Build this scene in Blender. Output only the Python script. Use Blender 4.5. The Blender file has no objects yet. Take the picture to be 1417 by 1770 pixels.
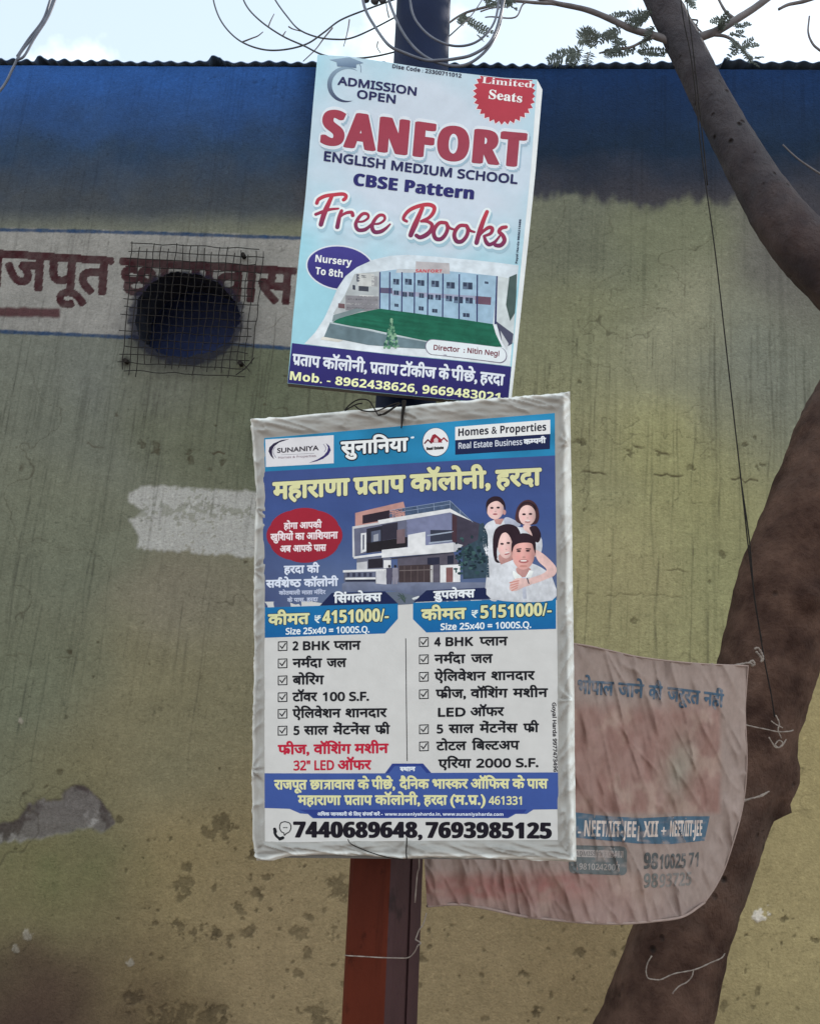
import bpy, bmesh, math, random
import numpy as np
from mathutils import Vector, Matrix
from mathutils.geometry import tessellate_polygon

random.seed(7)
SC = bpy.context.scene
COL = SC.collection

# ---------------------------------------------------------------- camera
F = 1300.0                                   # focal length in photo pixels (photo 1417 x 1770)
YAW, PITCH, ROLL = math.radians(5.5), math.radians(11.2), math.radians(4.6)
CAM = Vector((0.0, -3.4, 1.65))
fh = Vector((-math.sin(YAW), math.cos(YAW), 0))
FW = math.cos(PITCH) * fh + Vector((0, 0, math.sin(PITCH)))
r0 = Vector((math.cos(YAW), math.sin(YAW), 0))
u0 = r0.cross(FW)
RT = math.cos(ROLL) * r0 + math.sin(ROLL) * u0
UP = -math.sin(ROLL) * r0 + math.cos(ROLL) * u0
cd = bpy.data.cameras.new('camera')
cd.sensor_fit = 'VERTICAL'; cd.sensor_height = 36.0; cd.lens = F / 1770 * 36.0
cd.clip_start = 0.05; cd.clip_end = 1000
co = bpy.data.objects.new('camera', cd); COL.objects.link(co)
M3 = Matrix((RT, UP, -FW)).transposed()
co.matrix_world = Matrix.Translation(CAM) @ M3.to_4x4()
SC.camera = co

# ---------------------------------------------------------------- sky, sun, exposure
SUN_EL, SUN_AZ = math.radians(30), math.radians(50)   # behind the building, to the right (azimuth from +Y to +X)
W = bpy.data.worlds.new('World'); SC.world = W; W.use_nodes = True
wt = W.node_tree; wt.nodes.clear()
sky = wt.nodes.new('ShaderNodeTexSky'); sky.sky_type = 'NISHITA'; sky.sun_disc = False
sky.sun_elevation = SUN_EL; sky.sun_rotation = SUN_AZ
sky.air_density = 1.0; sky.dust_density = 1.2; sky.ozone_density = 1.0
tcw = wt.nodes.new('ShaderNodeTexCoord')
nz = wt.nodes.new('ShaderNodeTexNoise'); nz.inputs['Scale'].default_value = 5.5; nz.inputs['Detail'].default_value = 6
rp = wt.nodes.new('ShaderNodeValToRGB'); rp.color_ramp.elements[0].position = 0.52; rp.color_ramp.elements[1].position = 0.66
rp.color_ramp.elements[0].color = (0, 0, 0, 1)
mx = wt.nodes.new('ShaderNodeMix'); mx.data_type = 'RGBA'; mx.inputs[7].default_value = (5.6, 6.35, 6.6, 1)
bg = wt.nodes.new('ShaderNodeBackground'); bg.inputs['Strength'].default_value = 0.12
wo = wt.nodes.new('ShaderNodeOutputWorld')
wt.links.new(tcw.outputs['Generated'], nz.inputs['Vector'])
wt.links.new(nz.outputs['Fac'], rp.inputs['Fac'])
sp_ = wt.nodes.new('ShaderNodeSeparateXYZ'); wt.links.new(tcw.outputs['Generated'], sp_.inputs[0])
mp_ = wt.nodes.new('ShaderNodeMapRange'); mp_.inputs[1].default_value = .5; mp_.inputs[2].default_value = -.1; mp_.inputs[3].default_value = .46; mp_.inputs[4].default_value = 1.0
ad_ = wt.nodes.new('ShaderNodeMath'); ad_.operation = 'MULTIPLY_ADD'; ad_.inputs[1].default_value = .8; ad_.use_clamp = True
wt.links.new(sp_.outputs['Y'], mp_.inputs[0]); wt.links.new(rp.outputs['Color'], ad_.inputs[0]); wt.links.new(mp_.outputs[0], ad_.inputs[2])
wt.links.new(ad_.outputs[0], mx.inputs[0])      # unseen bright cloud added over the street to light wall and posters, thinner ahead
wt.links.new(sky.outputs['Color'], mx.inputs[6])
wt.links.new(mx.outputs[2], bg.inputs['Color'])
wt.links.new(bg.outputs['Background'], wo.inputs['Surface'])
sd = bpy.data.lights.new('sun', 'SUN'); sd.energy = 3.0; sd.angle = math.radians(0.5); sd.color = (1.0, 0.94, 0.86)
so = bpy.data.objects.new('sun', sd); COL.objects.link(so)
sdir = Vector((math.sin(SUN_AZ) * math.cos(SUN_EL), math.cos(SUN_AZ) * math.cos(SUN_EL), math.sin(SUN_EL)))
so.location = sdir * 30
so.rotation_euler = (-sdir).to_track_quat('-Z', 'Y').to_euler()
vs = SC.view_settings
SC.display_settings.display_device = 'sRGB'
vs.view_transform = 'Standard'; vs.look = 'None'; vs.gamma = 1.0; vs.use_curve_mapping = False
vs.exposure = 1.02

# ---------------------------------------------------------------- helpers: points and objects
def ray(px, py): return FW * F + RT * (px - 708.5) - UP * (py - 885.0)
def P(px, py, Y):
    d = ray(px, py); return CAM + d * ((Y - CAM.y) / d.y)
def PPlane(px, py, p0, n):
    d = ray(px, py); return CAM + d * ((p0 - CAM).dot(n) / d.dot(n))
RT_, UP_, FW_, CAM_ = (np.array(v[:]) for v in (RT, UP, FW, CAM))
def rays(px, py):
    return FW_ * F + np.outer(px - 708.5, RT_) - np.outer(py - 885.0, UP_)
def to_px(X, Y, Z):
    d = np.stack([X - CAM_[0], Y - CAM_[1], Z - CAM_[2]], -1)
    w = d @ FW_
    return 708.5 + F * (d @ RT_) / w, 885.0 - F * (d @ UP_) / w
K = 1.2
def lin(c):
    c = np.asarray(c, float) / 255.0
    return np.where(c <= 0.04045, c / 12.92, ((c + 0.055) / 1.055) ** 2.4)
K3 = np.array((1.14, 1.16, 1.13))
def alb(*c): return tuple(np.minimum(lin(c) * K3, 0.85))

def tag(o, label=None, cat=None, group=None, kind=None):
    if label: o['label'] = label
    if cat: o['category'] = cat
    if group: o['group'] = group
    if kind: o['kind'] = kind
    return o
def empty(name, loc):
    o = bpy.data.objects.new(name, None); o.location = loc; o.empty_display_size = 0.1
    COL.objects.link(o); return o
def mesh_obj(name, V, Fc, mat, parent=None, cols=None, smooth=False):
    """V: (n,3) world coordinates; stored relative to the top-level parent."""
    V = np.asarray(V, float).reshape(-1, 3)
    off = np.zeros(3)
    p = parent
    while p is not None:
        off = off + np.array(p.location[:]); p = p.parent
    me = bpy.data.meshes.new(name)
    me.from_pydata((V - off).tolist(), [], [tuple(f) for f in Fc])
    if cols is not None:
        a = me.color_attributes.new('Col', 'FLOAT_COLOR', 'POINT')
        c4 = np.ones((len(V), 4), np.float32); c4[:, :3] = cols
        a.data.foreach_set('color', c4.ravel())
    if smooth: me.polygons.foreach_set('use_smooth', [True] * len(me.polygons))
    me.materials.append(mat); me.update()
    o = bpy.data.objects.new(name, me); COL.objects.link(o)
    if parent is not None: o.parent = parent
    return o

def crom(pts, n=8):
    P_ = np.array(pts, float); out = []
    E_ = np.vstack([2 * P_[0] - P_[1], P_, 2 * P_[-1] - P_[-2]])
    for i in range(1, len(E_) - 2):
        a, b, c, d = E_[i - 1:i + 3]
        for t in np.arange(n) / n:
            out.append(0.5 * (2 * b + (c - a) * t + (2 * a - 5 * b + 4 * c - d) * t * t + (3 * b - a - 3 * c + d) * t ** 3))
    out.append(P_[-1]); return np.array(out)

def tube(path, rad, seg=10, rfun=None):
    """closed tapered tube; path (n,3), rad scalar or (n,)"""
    path = np.asarray(path, float); n = len(path)
    rad = np.full(n, rad, float) if np.isscalar(rad) else np.asarray(rad, float)
    T = np.gradient(path, axis=0); T /= np.linalg.norm(T, axis=1)[:, None] + 1e-12
    a = np.array([0, 0, 1.0]) if abs(T[0][2]) < 0.9 else np.array([1.0, 0, 0])
    nrm = np.cross(T[0], a); nrm /= np.linalg.norm(nrm)
    V, Fc = [], []
    for i in range(n):
        nrm = nrm - T[i] * nrm.dot(T[i]); nrm /= np.linalg.norm(nrm) + 1e-12
        bn = np.cross(T[i], nrm)
        for k in range(seg):
            th = 2 * math.pi * k / seg
            dv = math.cos(th) * nrm + math.sin(th) * bn
            r = rad[i] * (rfun(i, th, path[i], dv) if rfun else 1.0)
            V.append(path[i] + dv * r)
    for i in range(n - 1):
        for k in range(seg):
            k2 = (k + 1) % seg
            Fc.append((i * seg + k, i * seg + k2, (i + 1) * seg + k2, (i + 1) * seg + k))
    Fc.append(tuple(range(seg - 1, -1, -1))); Fc.append(tuple((n - 1) * seg + k for k in range(seg)))
    return V, Fc
class MB:
    def __init__(s): s.V, s.F = [], []
    def add(s, V, Fc):
        b = len(s.V); s.V += [tuple(v) for v in V]; s.F += [tuple(i + b for i in f) for f in Fc]
    def tube(s, path, rad, seg=8, rfun=None): s.add(*tube(path, rad, seg, rfun)); return s
    def box(s, c, h):
        c = np.array(c); h = np.array(h)
        V = [c + h * np.array(k) for k in ((-1,-1,-1),(1,-1,-1),(1,1,-1),(-1,1,-1),(-1,-1,1),(1,-1,1),(1,1,1),(-1,1,1))]
        s.add(V, [(0,3,2,1),(4,5,6,7),(0,1,5,4),(1,2,6,5),(2,3,7,6),(3,0,4,7)]); return s
    def build(s, name, mat, parent=None, smooth=False): return mesh_obj(name, s.V, s.F, mat, parent, smooth=smooth)
def pxpath(pts, Y, n=8):
    """pts: (px,py) or (px,py,Y)"""
    q = [P(p[0], p[1], p[2] if len(p) > 2 else Y)[:] for p in pts]
    return crom(q, n)

# value noise
_rng = np.random.RandomState(11)
_tab = _rng.rand(256, 256)
def vn(x, y):
    x = np.asarray(x, float); y = np.asarray(y, float)
    xi = np.floor(x).astype(int); yi = np.floor(y).astype(int)
    fx = x - xi; fy = y - yi; fx = fx * fx * (3 - 2 * fx); fy = fy * fy * (3 - 2 * fy)
    g = lambda a, b: _tab[a & 255, b & 255]
    return (g(xi, yi) * (1 - fx) + g(xi + 1, yi) * fx) * (1 - fy) + (g(xi, yi + 1) * (1 - fx) + g(xi + 1, yi + 1) * fx) * fy
def fbm(x, y, o=4):
    s = 0; a = 0.5; t = 0
    for k in range(o):
        s = s + a * vn(x * 2 ** k + 17.3 * k, y * 2 ** k + 5.1 * k); t += a; a *= 0.5
    return s / t
def sstep(a, b, x):
    t = np.clip((x - a) / (b - a), 0, 1); return t * t * (3 - 2 * t)

# ---------------------------------------------------------------- materials
def new_mat(name):
    m = bpy.data.materials.new(name); m.use_nodes = True
    nt = m.node_tree; b = nt.nodes['Principled BSDF']
    return m, nt, b
def mat_noise(name, c1, c2, scale=20, rough=0.7, bump=0.3, bscale=None, metallic=0.0, detail=6, stretch=(1, 1, 1), dist=0.004, spec=.5):
    m, nt, b = new_mat(name)
    tc = nt.nodes.new('ShaderNodeTexCoord'); mp = nt.nodes.new('ShaderNodeMapping')
    mp.inputs['Scale'].default_value = stretch
    n = nt.nodes.new('ShaderNodeTexNoise'); n.inputs['Scale'].default_value = scale; n.inputs['Detail'].default_value = detail
    r = nt.nodes.new('ShaderNodeValToRGB')
    r.color_ramp.elements[0].position = 0.32; r.color_ramp.elements[1].position = 0.68
    r.color_ramp.elements[0].color = (*c1, 1); r.color_ramp.elements[1].color = (*c2, 1)
    nt.links.new(tc.outputs['Object'], mp.inputs['Vector']); nt.links.new(mp.outputs['Vector'], n.inputs['Vector'])
    nt.links.new(n.outputs['Fac'], r.inputs['Fac']); nt.links.new(r.outputs['Color'], b.inputs['Base Color'])
    b.inputs['Roughness'].default_value = rough; b.inputs['Metallic'].default_value = metallic; b.inputs['Specular IOR Level'].default_value = spec
    if bump:
        n2 = nt.nodes.new('ShaderNodeTexNoise'); n2.inputs['Scale'].default_value = bscale or scale * 3; n2.inputs['Detail'].default_value = 8
        bp = nt.nodes.new('ShaderNodeBump'); bp.inputs['Strength'].default_value = bump; bp.inputs['Distance'].default_value = dist
        nt.links.new(mp.outputs['Vector'], n2.inputs['Vector']); nt.links.new(n2.outputs['Fac'], bp.inputs['Height'])
        nt.links.new(bp.outputs['Normal'], b.inputs['Normal'])
    return m
def mat_attr(name, rough=0.5, n_amt=0.12, n_scale=60, bump=0.1, bscale=200, bdist=0.002, spec=0.5, stretch=(1, 1, 1)):
    m, nt, b = new_mat(name)
    at = nt.nodes.new('ShaderNodeAttribute'); at.attribute_name = 'Col'
    tc = nt.nodes.new('ShaderNodeTexCoord'); mp = nt.nodes.new('ShaderNodeMapping'); mp.inputs['Scale'].default_value = stretch
    n = nt.nodes.new('ShaderNodeTexNoise'); n.inputs['Scale'].default_value = n_scale; n.inputs['Detail'].default_value = 7; n.inputs['Roughness'].default_value = 0.65
    mr = nt.nodes.new('ShaderNodeMapRange'); mr.inputs[1].default_value = 0.3; mr.inputs[2].default_value = 0.7
    mr.inputs[3].default_value = 1 - n_amt; mr.inputs[4].default_value = 1 + n_amt
    mu = nt.nodes.new('ShaderNodeVectorMath'); mu.operation = 'SCALE'
    nt.links.new(tc.outputs['Object'], mp.inputs['Vector']); nt.links.new(mp.outputs['Vector'], n.inputs['Vector'])
    nt.links.new(n.outputs['Fac'], mr.inputs[0]); nt.links.new(at.outputs['Color'], mu.inputs[0]); nt.links.new(mr.outputs[0], mu.inputs['Scale'])
    nt.links.new(mu.outputs[0], b.inputs['Base Color'])
    b.inputs['Roughness'].default_value = rough; b.inputs['Specular IOR Level'].default_value = spec
    n2 = nt.nodes.new('ShaderNodeTexNoise'); n2.inputs['Scale'].default_value = bscale; n2.inputs['Detail'].default_value = 8
    bp = nt.nodes.new('ShaderNodeBump'); bp.inputs['Strength'].default_value = bump; bp.inputs['Distance'].default_value = bdist
    nt.links.new(tc.outputs['Object'], n2.inputs['Vector']); nt.links.new(n2.outputs['Fac'], bp.inputs['Height'])
    nt.links.new(bp.outputs['Normal'], b.inputs['Normal'])
    return m
def mat_bark():
    m, nt, b = new_mat('tree_bark'); L = nt.links.new
    tc = nt.nodes.new('ShaderNodeTexCoord')
    def noise(sc, det=7, rough=.6, st=None):
        n = nt.nodes.new('ShaderNodeTexNoise'); n.inputs['Scale'].default_value = sc; n.inputs['Detail'].default_value = det; n.inputs['Roughness'].default_value = rough
        if st:
            mp = nt.nodes.new('ShaderNodeMapping'); mp.inputs['Scale'].default_value = st; L(tc.outputs['Object'], mp.inputs['Vector']); L(mp.outputs['Vector'], n.inputs['Vector'])
        else: L(tc.outputs['Object'], n.inputs['Vector'])
        return n
    def ramp(src, a, c):
        r = nt.nodes.new('ShaderNodeValToRGB'); r.color_ramp.elements[0].position = a[0]; r.color_ramp.elements[1].position = a[1]
        r.color_ramp.elements[0].color = (*c[0], 1); r.color_ramp.elements[1].color = (*c[1], 1); L(src, r.inputs['Fac']); return r.outputs['Color']
    base = ramp(noise(9, 8, .62).outputs['Fac'], (.36, .64), ((.040, .017, .012), (.125, .068, .050)))
    grey = noise(2.2, 5); g = ramp(grey.outputs['Fac'], (.52, .66), ((0, 0, 0), (.6, .6, .6)))
    mix = nt.nodes.new('ShaderNodeMix'); mix.data_type = 'RGBA'; L(g, mix.inputs[0]); L(base, mix.inputs[6]); mix.inputs[7].default_value = (.115, .076, .064, 1)
    pits = nt.nodes.new('ShaderNodeTexVoronoi'); pits.inputs['Scale'].default_value = 21; pits.inputs['Randomness'].default_value = 1.0; L(tc.outputs['Object'], pits.inputs['Vector'])
    pm = ramp(pits.outputs['Distance'], (.06, .22), ((1, 1, 1), (0, 0, 0)))
    sel = ramp(noise(5, 3).outputs['Fac'], (.53, .60), ((0, 0, 0), (.9, .9, .9)))
    pmul = nt.nodes.new('ShaderNodeMix'); pmul.data_type = 'RGBA'; pmul.blend_type = 'MULTIPLY'; pmul.inputs[0].default_value = 1; L(pm, pmul.inputs[6]); L(sel, pmul.inputs[7])
    sx = nt.nodes.new('ShaderNodeSeparateXYZ'); L(tc.outputs['Object'], sx.inputs[0])
    mr = nt.nodes.new('ShaderNodeMapRange'); mr.inputs[1].default_value = 2.45; mr.inputs[2].default_value = 3.5; mr.inputs[4].default_value = .8; L(sx.outputs['Z'], mr.inputs[0])
    mz = nt.nodes.new('ShaderNodeMix'); mz.data_type = 'RGBA'; L(mr.outputs[0], mz.inputs[0]); L(mix.outputs[2], mz.inputs[6]); L(ramp(noise(14, 6).outputs['Fac'], (.35, .65), ((.040, .042, .058), (.080, .080, .098))), mz.inputs[7]); mix = mz
    mix2 = nt.nodes.new('ShaderNodeMix'); mix2.data_type = 'RGBA'; L(pmul.outputs[2], mix2.inputs[0]); L(mix.outputs[2], mix2.inputs[6]); mix2.inputs[7].default_value = (.012, .006, .006, 1)
    L(mix2.outputs[2], b.inputs['Base Color']); b.inputs['Roughness'].default_value = .85; b.inputs['Specular IOR Level'].default_value = .25
    n1 = noise(26, 9, .7, (1, 1, .55)); n2 = noise(90, 6, .6)
    ad = nt.nodes.new('ShaderNodeMath'); ad.operation = 'MULTIPLY_ADD'; ad.inputs[1].default_value = .35; L(n2.outputs['Fac'], ad.inputs[0]); L(n1.outputs['Fac'], ad.inputs[2])
    sb = nt.nodes.new('ShaderNodeMath'); sb.operation = 'SUBTRACT'; L(ad.outputs[0], sb.inputs[0]); L(pmul.outputs[2], sb.inputs[1])
    bp = nt.nodes.new('ShaderNodeBump'); bp.inputs['Strength'].default_value = 1.0; bp.inputs['Distance'].default_value = .022; L(sb.outputs[0], bp.inputs['Height']); L(bp.outputs['Normal'], b.inputs['Normal'])
    return m
M = {}
M['wall'] = mat_attr('weathered_plaster', 0.9, 0.16, 70, 0.5, 110, 0.008, 0.15)
M['print'] = mat_attr('printed_vinyl', 0.55, 0.05, 25, 0.12, 240, 0.0015, 0.10)
M['vinyl'] = mat_attr('white_vinyl', 0.45, 0.07, 18, 0.2, 120, 0.003, 0.25)
M['cloth'] = mat_attr('faded_cloth', 0.9, 0.10, 50, 0.3, 400, 0.002, 0.1)
M['dark_inside'] = mat_noise('dark_interior', (.10, .15, .42), (.14, .2, .5), 3, 0.95, 0, spec=.1)  # the opening's navy glare put into the room's blue
M['shaded_plaster'] = mat_noise('shaded_plaster', (.010, .013, .026), (.022, .026, .045), 12, 0.95, 0.5)  # throat plaster with the shade of the recess painted in
M['side_wall'] = mat_noise('side_plaster', alb(115, 105, 80), alb(135, 125, 95), 3, 0.9, 0.3)
M['roof'] = mat_noise('roofing_sheet', (.07, .13, .24), (.12, .18, .30), 8, 0.6, 0.15)
M['ground'] = mat_noise('dusty_soil', (.20, .14, .10), (.32, .24, .18), 1.5, 0.95, 0.5, 30)
M['wire'] = mat_noise('rusty_wire', (.010, .009, .010), (.025, .020, .018), 60, 0.8, 0, spec=.15)
M['cable'] = mat_noise('cable_sheath', (.035, .038, .05), (.06, .065, .085), 30, 0.55, 0)
M['grey_cable'] = mat_noise('grey_sheath', (.07, .08, .12), (.13, .14, .19), 30, 0.5, 0)
M['red_oxide'] = mat_noise('red_oxide_paint', (.075, .010, .003), (.135, .018, .006), 9, 0.6, 0.15, 60, stretch=(1, 1, 0.35), spec=.15)
M['sky_sheen_oxide'] = mat_noise('sky_sheen_paint', (.03, .013, .015), (.055, .024, .026), 9, 0.6, 0.15, 60, stretch=(1, 1, 0.3), spec=.25)  # sky reflection on red oxide, put into the colour
M['navy'] = mat_noise('navy_paint', (.005, .010, .036), (.010, .018, .055), 6, 0.65, 0.12, 60, spec=.12)
M['bark'] = mat_bark()
M['twig'] = mat_noise('twig_bark', (.10, .09, .10), (.17, .15, .16), 20, 0.8, 0.3)
M['leaf'] = mat_noise('leaf', (.045, .058, .05), (.085, .10, .085), 30, 0.6, 0)
_nt = M['leaf'].node_tree; _b = _nt.nodes['Principled BSDF']; _t = _nt.nodes.new('ShaderNodeBsdfTranslucent'); _m = _nt.nodes.new('ShaderNodeMixShader')
_m.inputs[0].default_value = .4; _nt.links.new(_b.inputs['Base Color'].links[0].from_socket, _t.inputs['Color'])
_nt.links.new(_b.outputs[0], _m.inputs[1]); _nt.links.new(_t.outputs[0], _m.inputs[2]); _nt.links.new(_m.outputs[0], _nt.nodes['Material Output'].inputs['Surface'])
M['rope'] = mat_noise('old_rope', (.17, .13, .115), (.30, .25, .22), 80, 0.9, 0.4, 200)
M['frame'] = mat_noise('frame_steel', (.10, .09, .09), (.16, .15, .14), 20, 0.6, 0.1)

# ---------------------------------------------------------------- lettering: glyph outlines from the built-in font
GC = {}
def glyph(ch):
    if ch in GC: return GC[ch]
    def geo(s):
        c = bpy.data.curves.new('g', 'FONT'); c.body = s; c.size = 1.0; c.resolution_u = 4
        o = bpy.data.objects.new('g', c); COL.objects.link(o)
        me = o.to_mesh()
        V = np.array([v.co[:2] for v in me.vertices]).reshape(-1, 2)
        T = []
        me.calc_loop_triangles()
        for t in me.loop_triangles: T.append(tuple(t.vertices))
        o.to_mesh_clear(); bpy.data.objects.remove(o); bpy.data.curves.remove(c)
        return V, T
    V, T = geo(ch) if ch != ' ' else (np.zeros((0, 2)), [])
    bar = '|' * 12; adv = geo(ch + bar)[0][:, 0].max() - geo(bar)[0][:, 0].max()
    GC[ch] = (V, T, adv); return GC[ch]
def styled(s, font):
    if font == 'gill': return s
    U, L, D = {'reg': (0x1D5A0, 0x1D5BA, 0x1D7E2), 'bold': (0x1D5D4, 0x1D5EE, 0x1D7EC), 'serif': (0x1D400, 0x1D41A, 0x1D7CE)}[font]
    o = ''
    for c in s:
        if 'A' <= c <= 'Z': o += chr(U + ord(c) - 65)
        elif 'a' <= c <= 'z': o += chr(L + ord(c) - 97)
        elif '0' <= c <= '9': o += chr(D + ord(c) - 48)
        else: o += c
    return o
def clip_x(V, T, xm):
    bm = bmesh.new(); vs_ = [bm.verts.new((v[0], v[1], 0)) for v in V]
    for t in T:
        try: bm.faces.new([vs_[i] for i in t])
        except ValueError: pass
    bmesh.ops.bisect_plane(bm, geom=bm.verts[:] + bm.edges[:] + bm.faces[:], plane_co=(xm, 0, 0), plane_no=(1, 0, 0), clear_outer=True)
    bmesh.ops.triangulate(bm, faces=bm.faces[:])
    bm.verts.index_update()
    r = np.array([v.co[:2] for v in bm.verts]).reshape(-1, 2), [tuple(v.index for v in f.verts) for f in bm.faces]
    bm.free(); return r
def stroke2(pts, w):
    pts = np.array(pts, float); V, T = [], []
    for a, b in zip(pts[:-1], pts[1:]):
        d = (b - a) / (np.linalg.norm(b - a) + 1e-9); n = np.array([-d[1], d[0]]) * w / 2; e = d * w * 0.3; k = len(V)
        V += [a - n - e, b - n + e, b + n + e, a + n - e]; T += [(k, k + 1, k + 2), (k, k + 2, k + 3)]
    return np.array(V), T
HL = 0.615         # height of the Devanagari head line, unit em
def layout(s, font='reg', space=1.0, track=0.0):
    """list of (V,T) pieces in em units and total width.  {x} half letter, ~ subjoined ra, ^ ra above, # tra"""
    s = styled(s, font); out = []; x = 0.0; i = 0
    while i < len(s):
        c = s[i]
        if c == '{':
            V, T, a = glyph(s[i + 1]); cut = a * (0.74 if s[i + 1] == 'क' else 0.60)
            V2, T2 = clip_x(V, T, cut); out.append((V2 + (x, 0), T2)); x += cut; i += 3; continue
        if c == '~':
            V, T = stroke2([(x - 0.13, 0.26), (x - 0.22, 0.16), (x - 0.36, 0.05)], 0.07); out.append((V, T)); i += 1; continue
        if c == '^':
            V, T = stroke2([(x - .12, HL), (x - .2, HL + .09), (x - .14, HL + .2), (x - .02, HL + .2), (x + .02, HL + .13)], 0.07); out.append((V, T)); i += 1; continue
        if c == '#':
            V, T, a = glyph('ा'); x += 0.34; out.append((V + (x, 0), T)); st = x + a * 0.5
            sv, stt = stroke2([(st, .36), (st - .3, .36)], .07); out.append((sv, stt))
            sv, stt = stroke2([(st, .36), (st - .14, .26), (st - .34, .07)], .07); out.append((sv, stt))
            sv, stt = stroke2([(x - .36, HL - .035), (x + .05, HL - .035)], .07); out.append((sv, stt))
            x += a; i += 1; continue
        V, T, a = glyph(c)
        if len(V): out.append((V + (x, 0), T))
        x += a * (space if c == ' ' else 1) + track; i += 1
    return out, x

def subdivide_tris(V, Tr, Ledge):
    """split long edges so that flat artwork follows a gently waving sheet"""
    bm = bmesh.new(); vs_ = [bm.verts.new((v[0], v[1], 0)) for v in V]
    for t in Tr:
        try: bm.faces.new([vs_[i] for i in t])
        except ValueError: pass
    for _ in range(9):
        lg = [e for e in bm.edges if e.calc_length() > Ledge]
        if not lg: break
        bmesh.ops.subdivide_edges(bm, edges=lg, cuts=1)
        bmesh.ops.triangulate(bm, faces=[f for f in bm.faces if len(f.verts) > 3])
    bm.verts.index_update()
    r = np.array([v.co[:2] for v in bm.verts]).reshape(-1, 2), [tuple(v.index for v in f.verts) for f in bm.faces]
    bm.free(); return r

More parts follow.
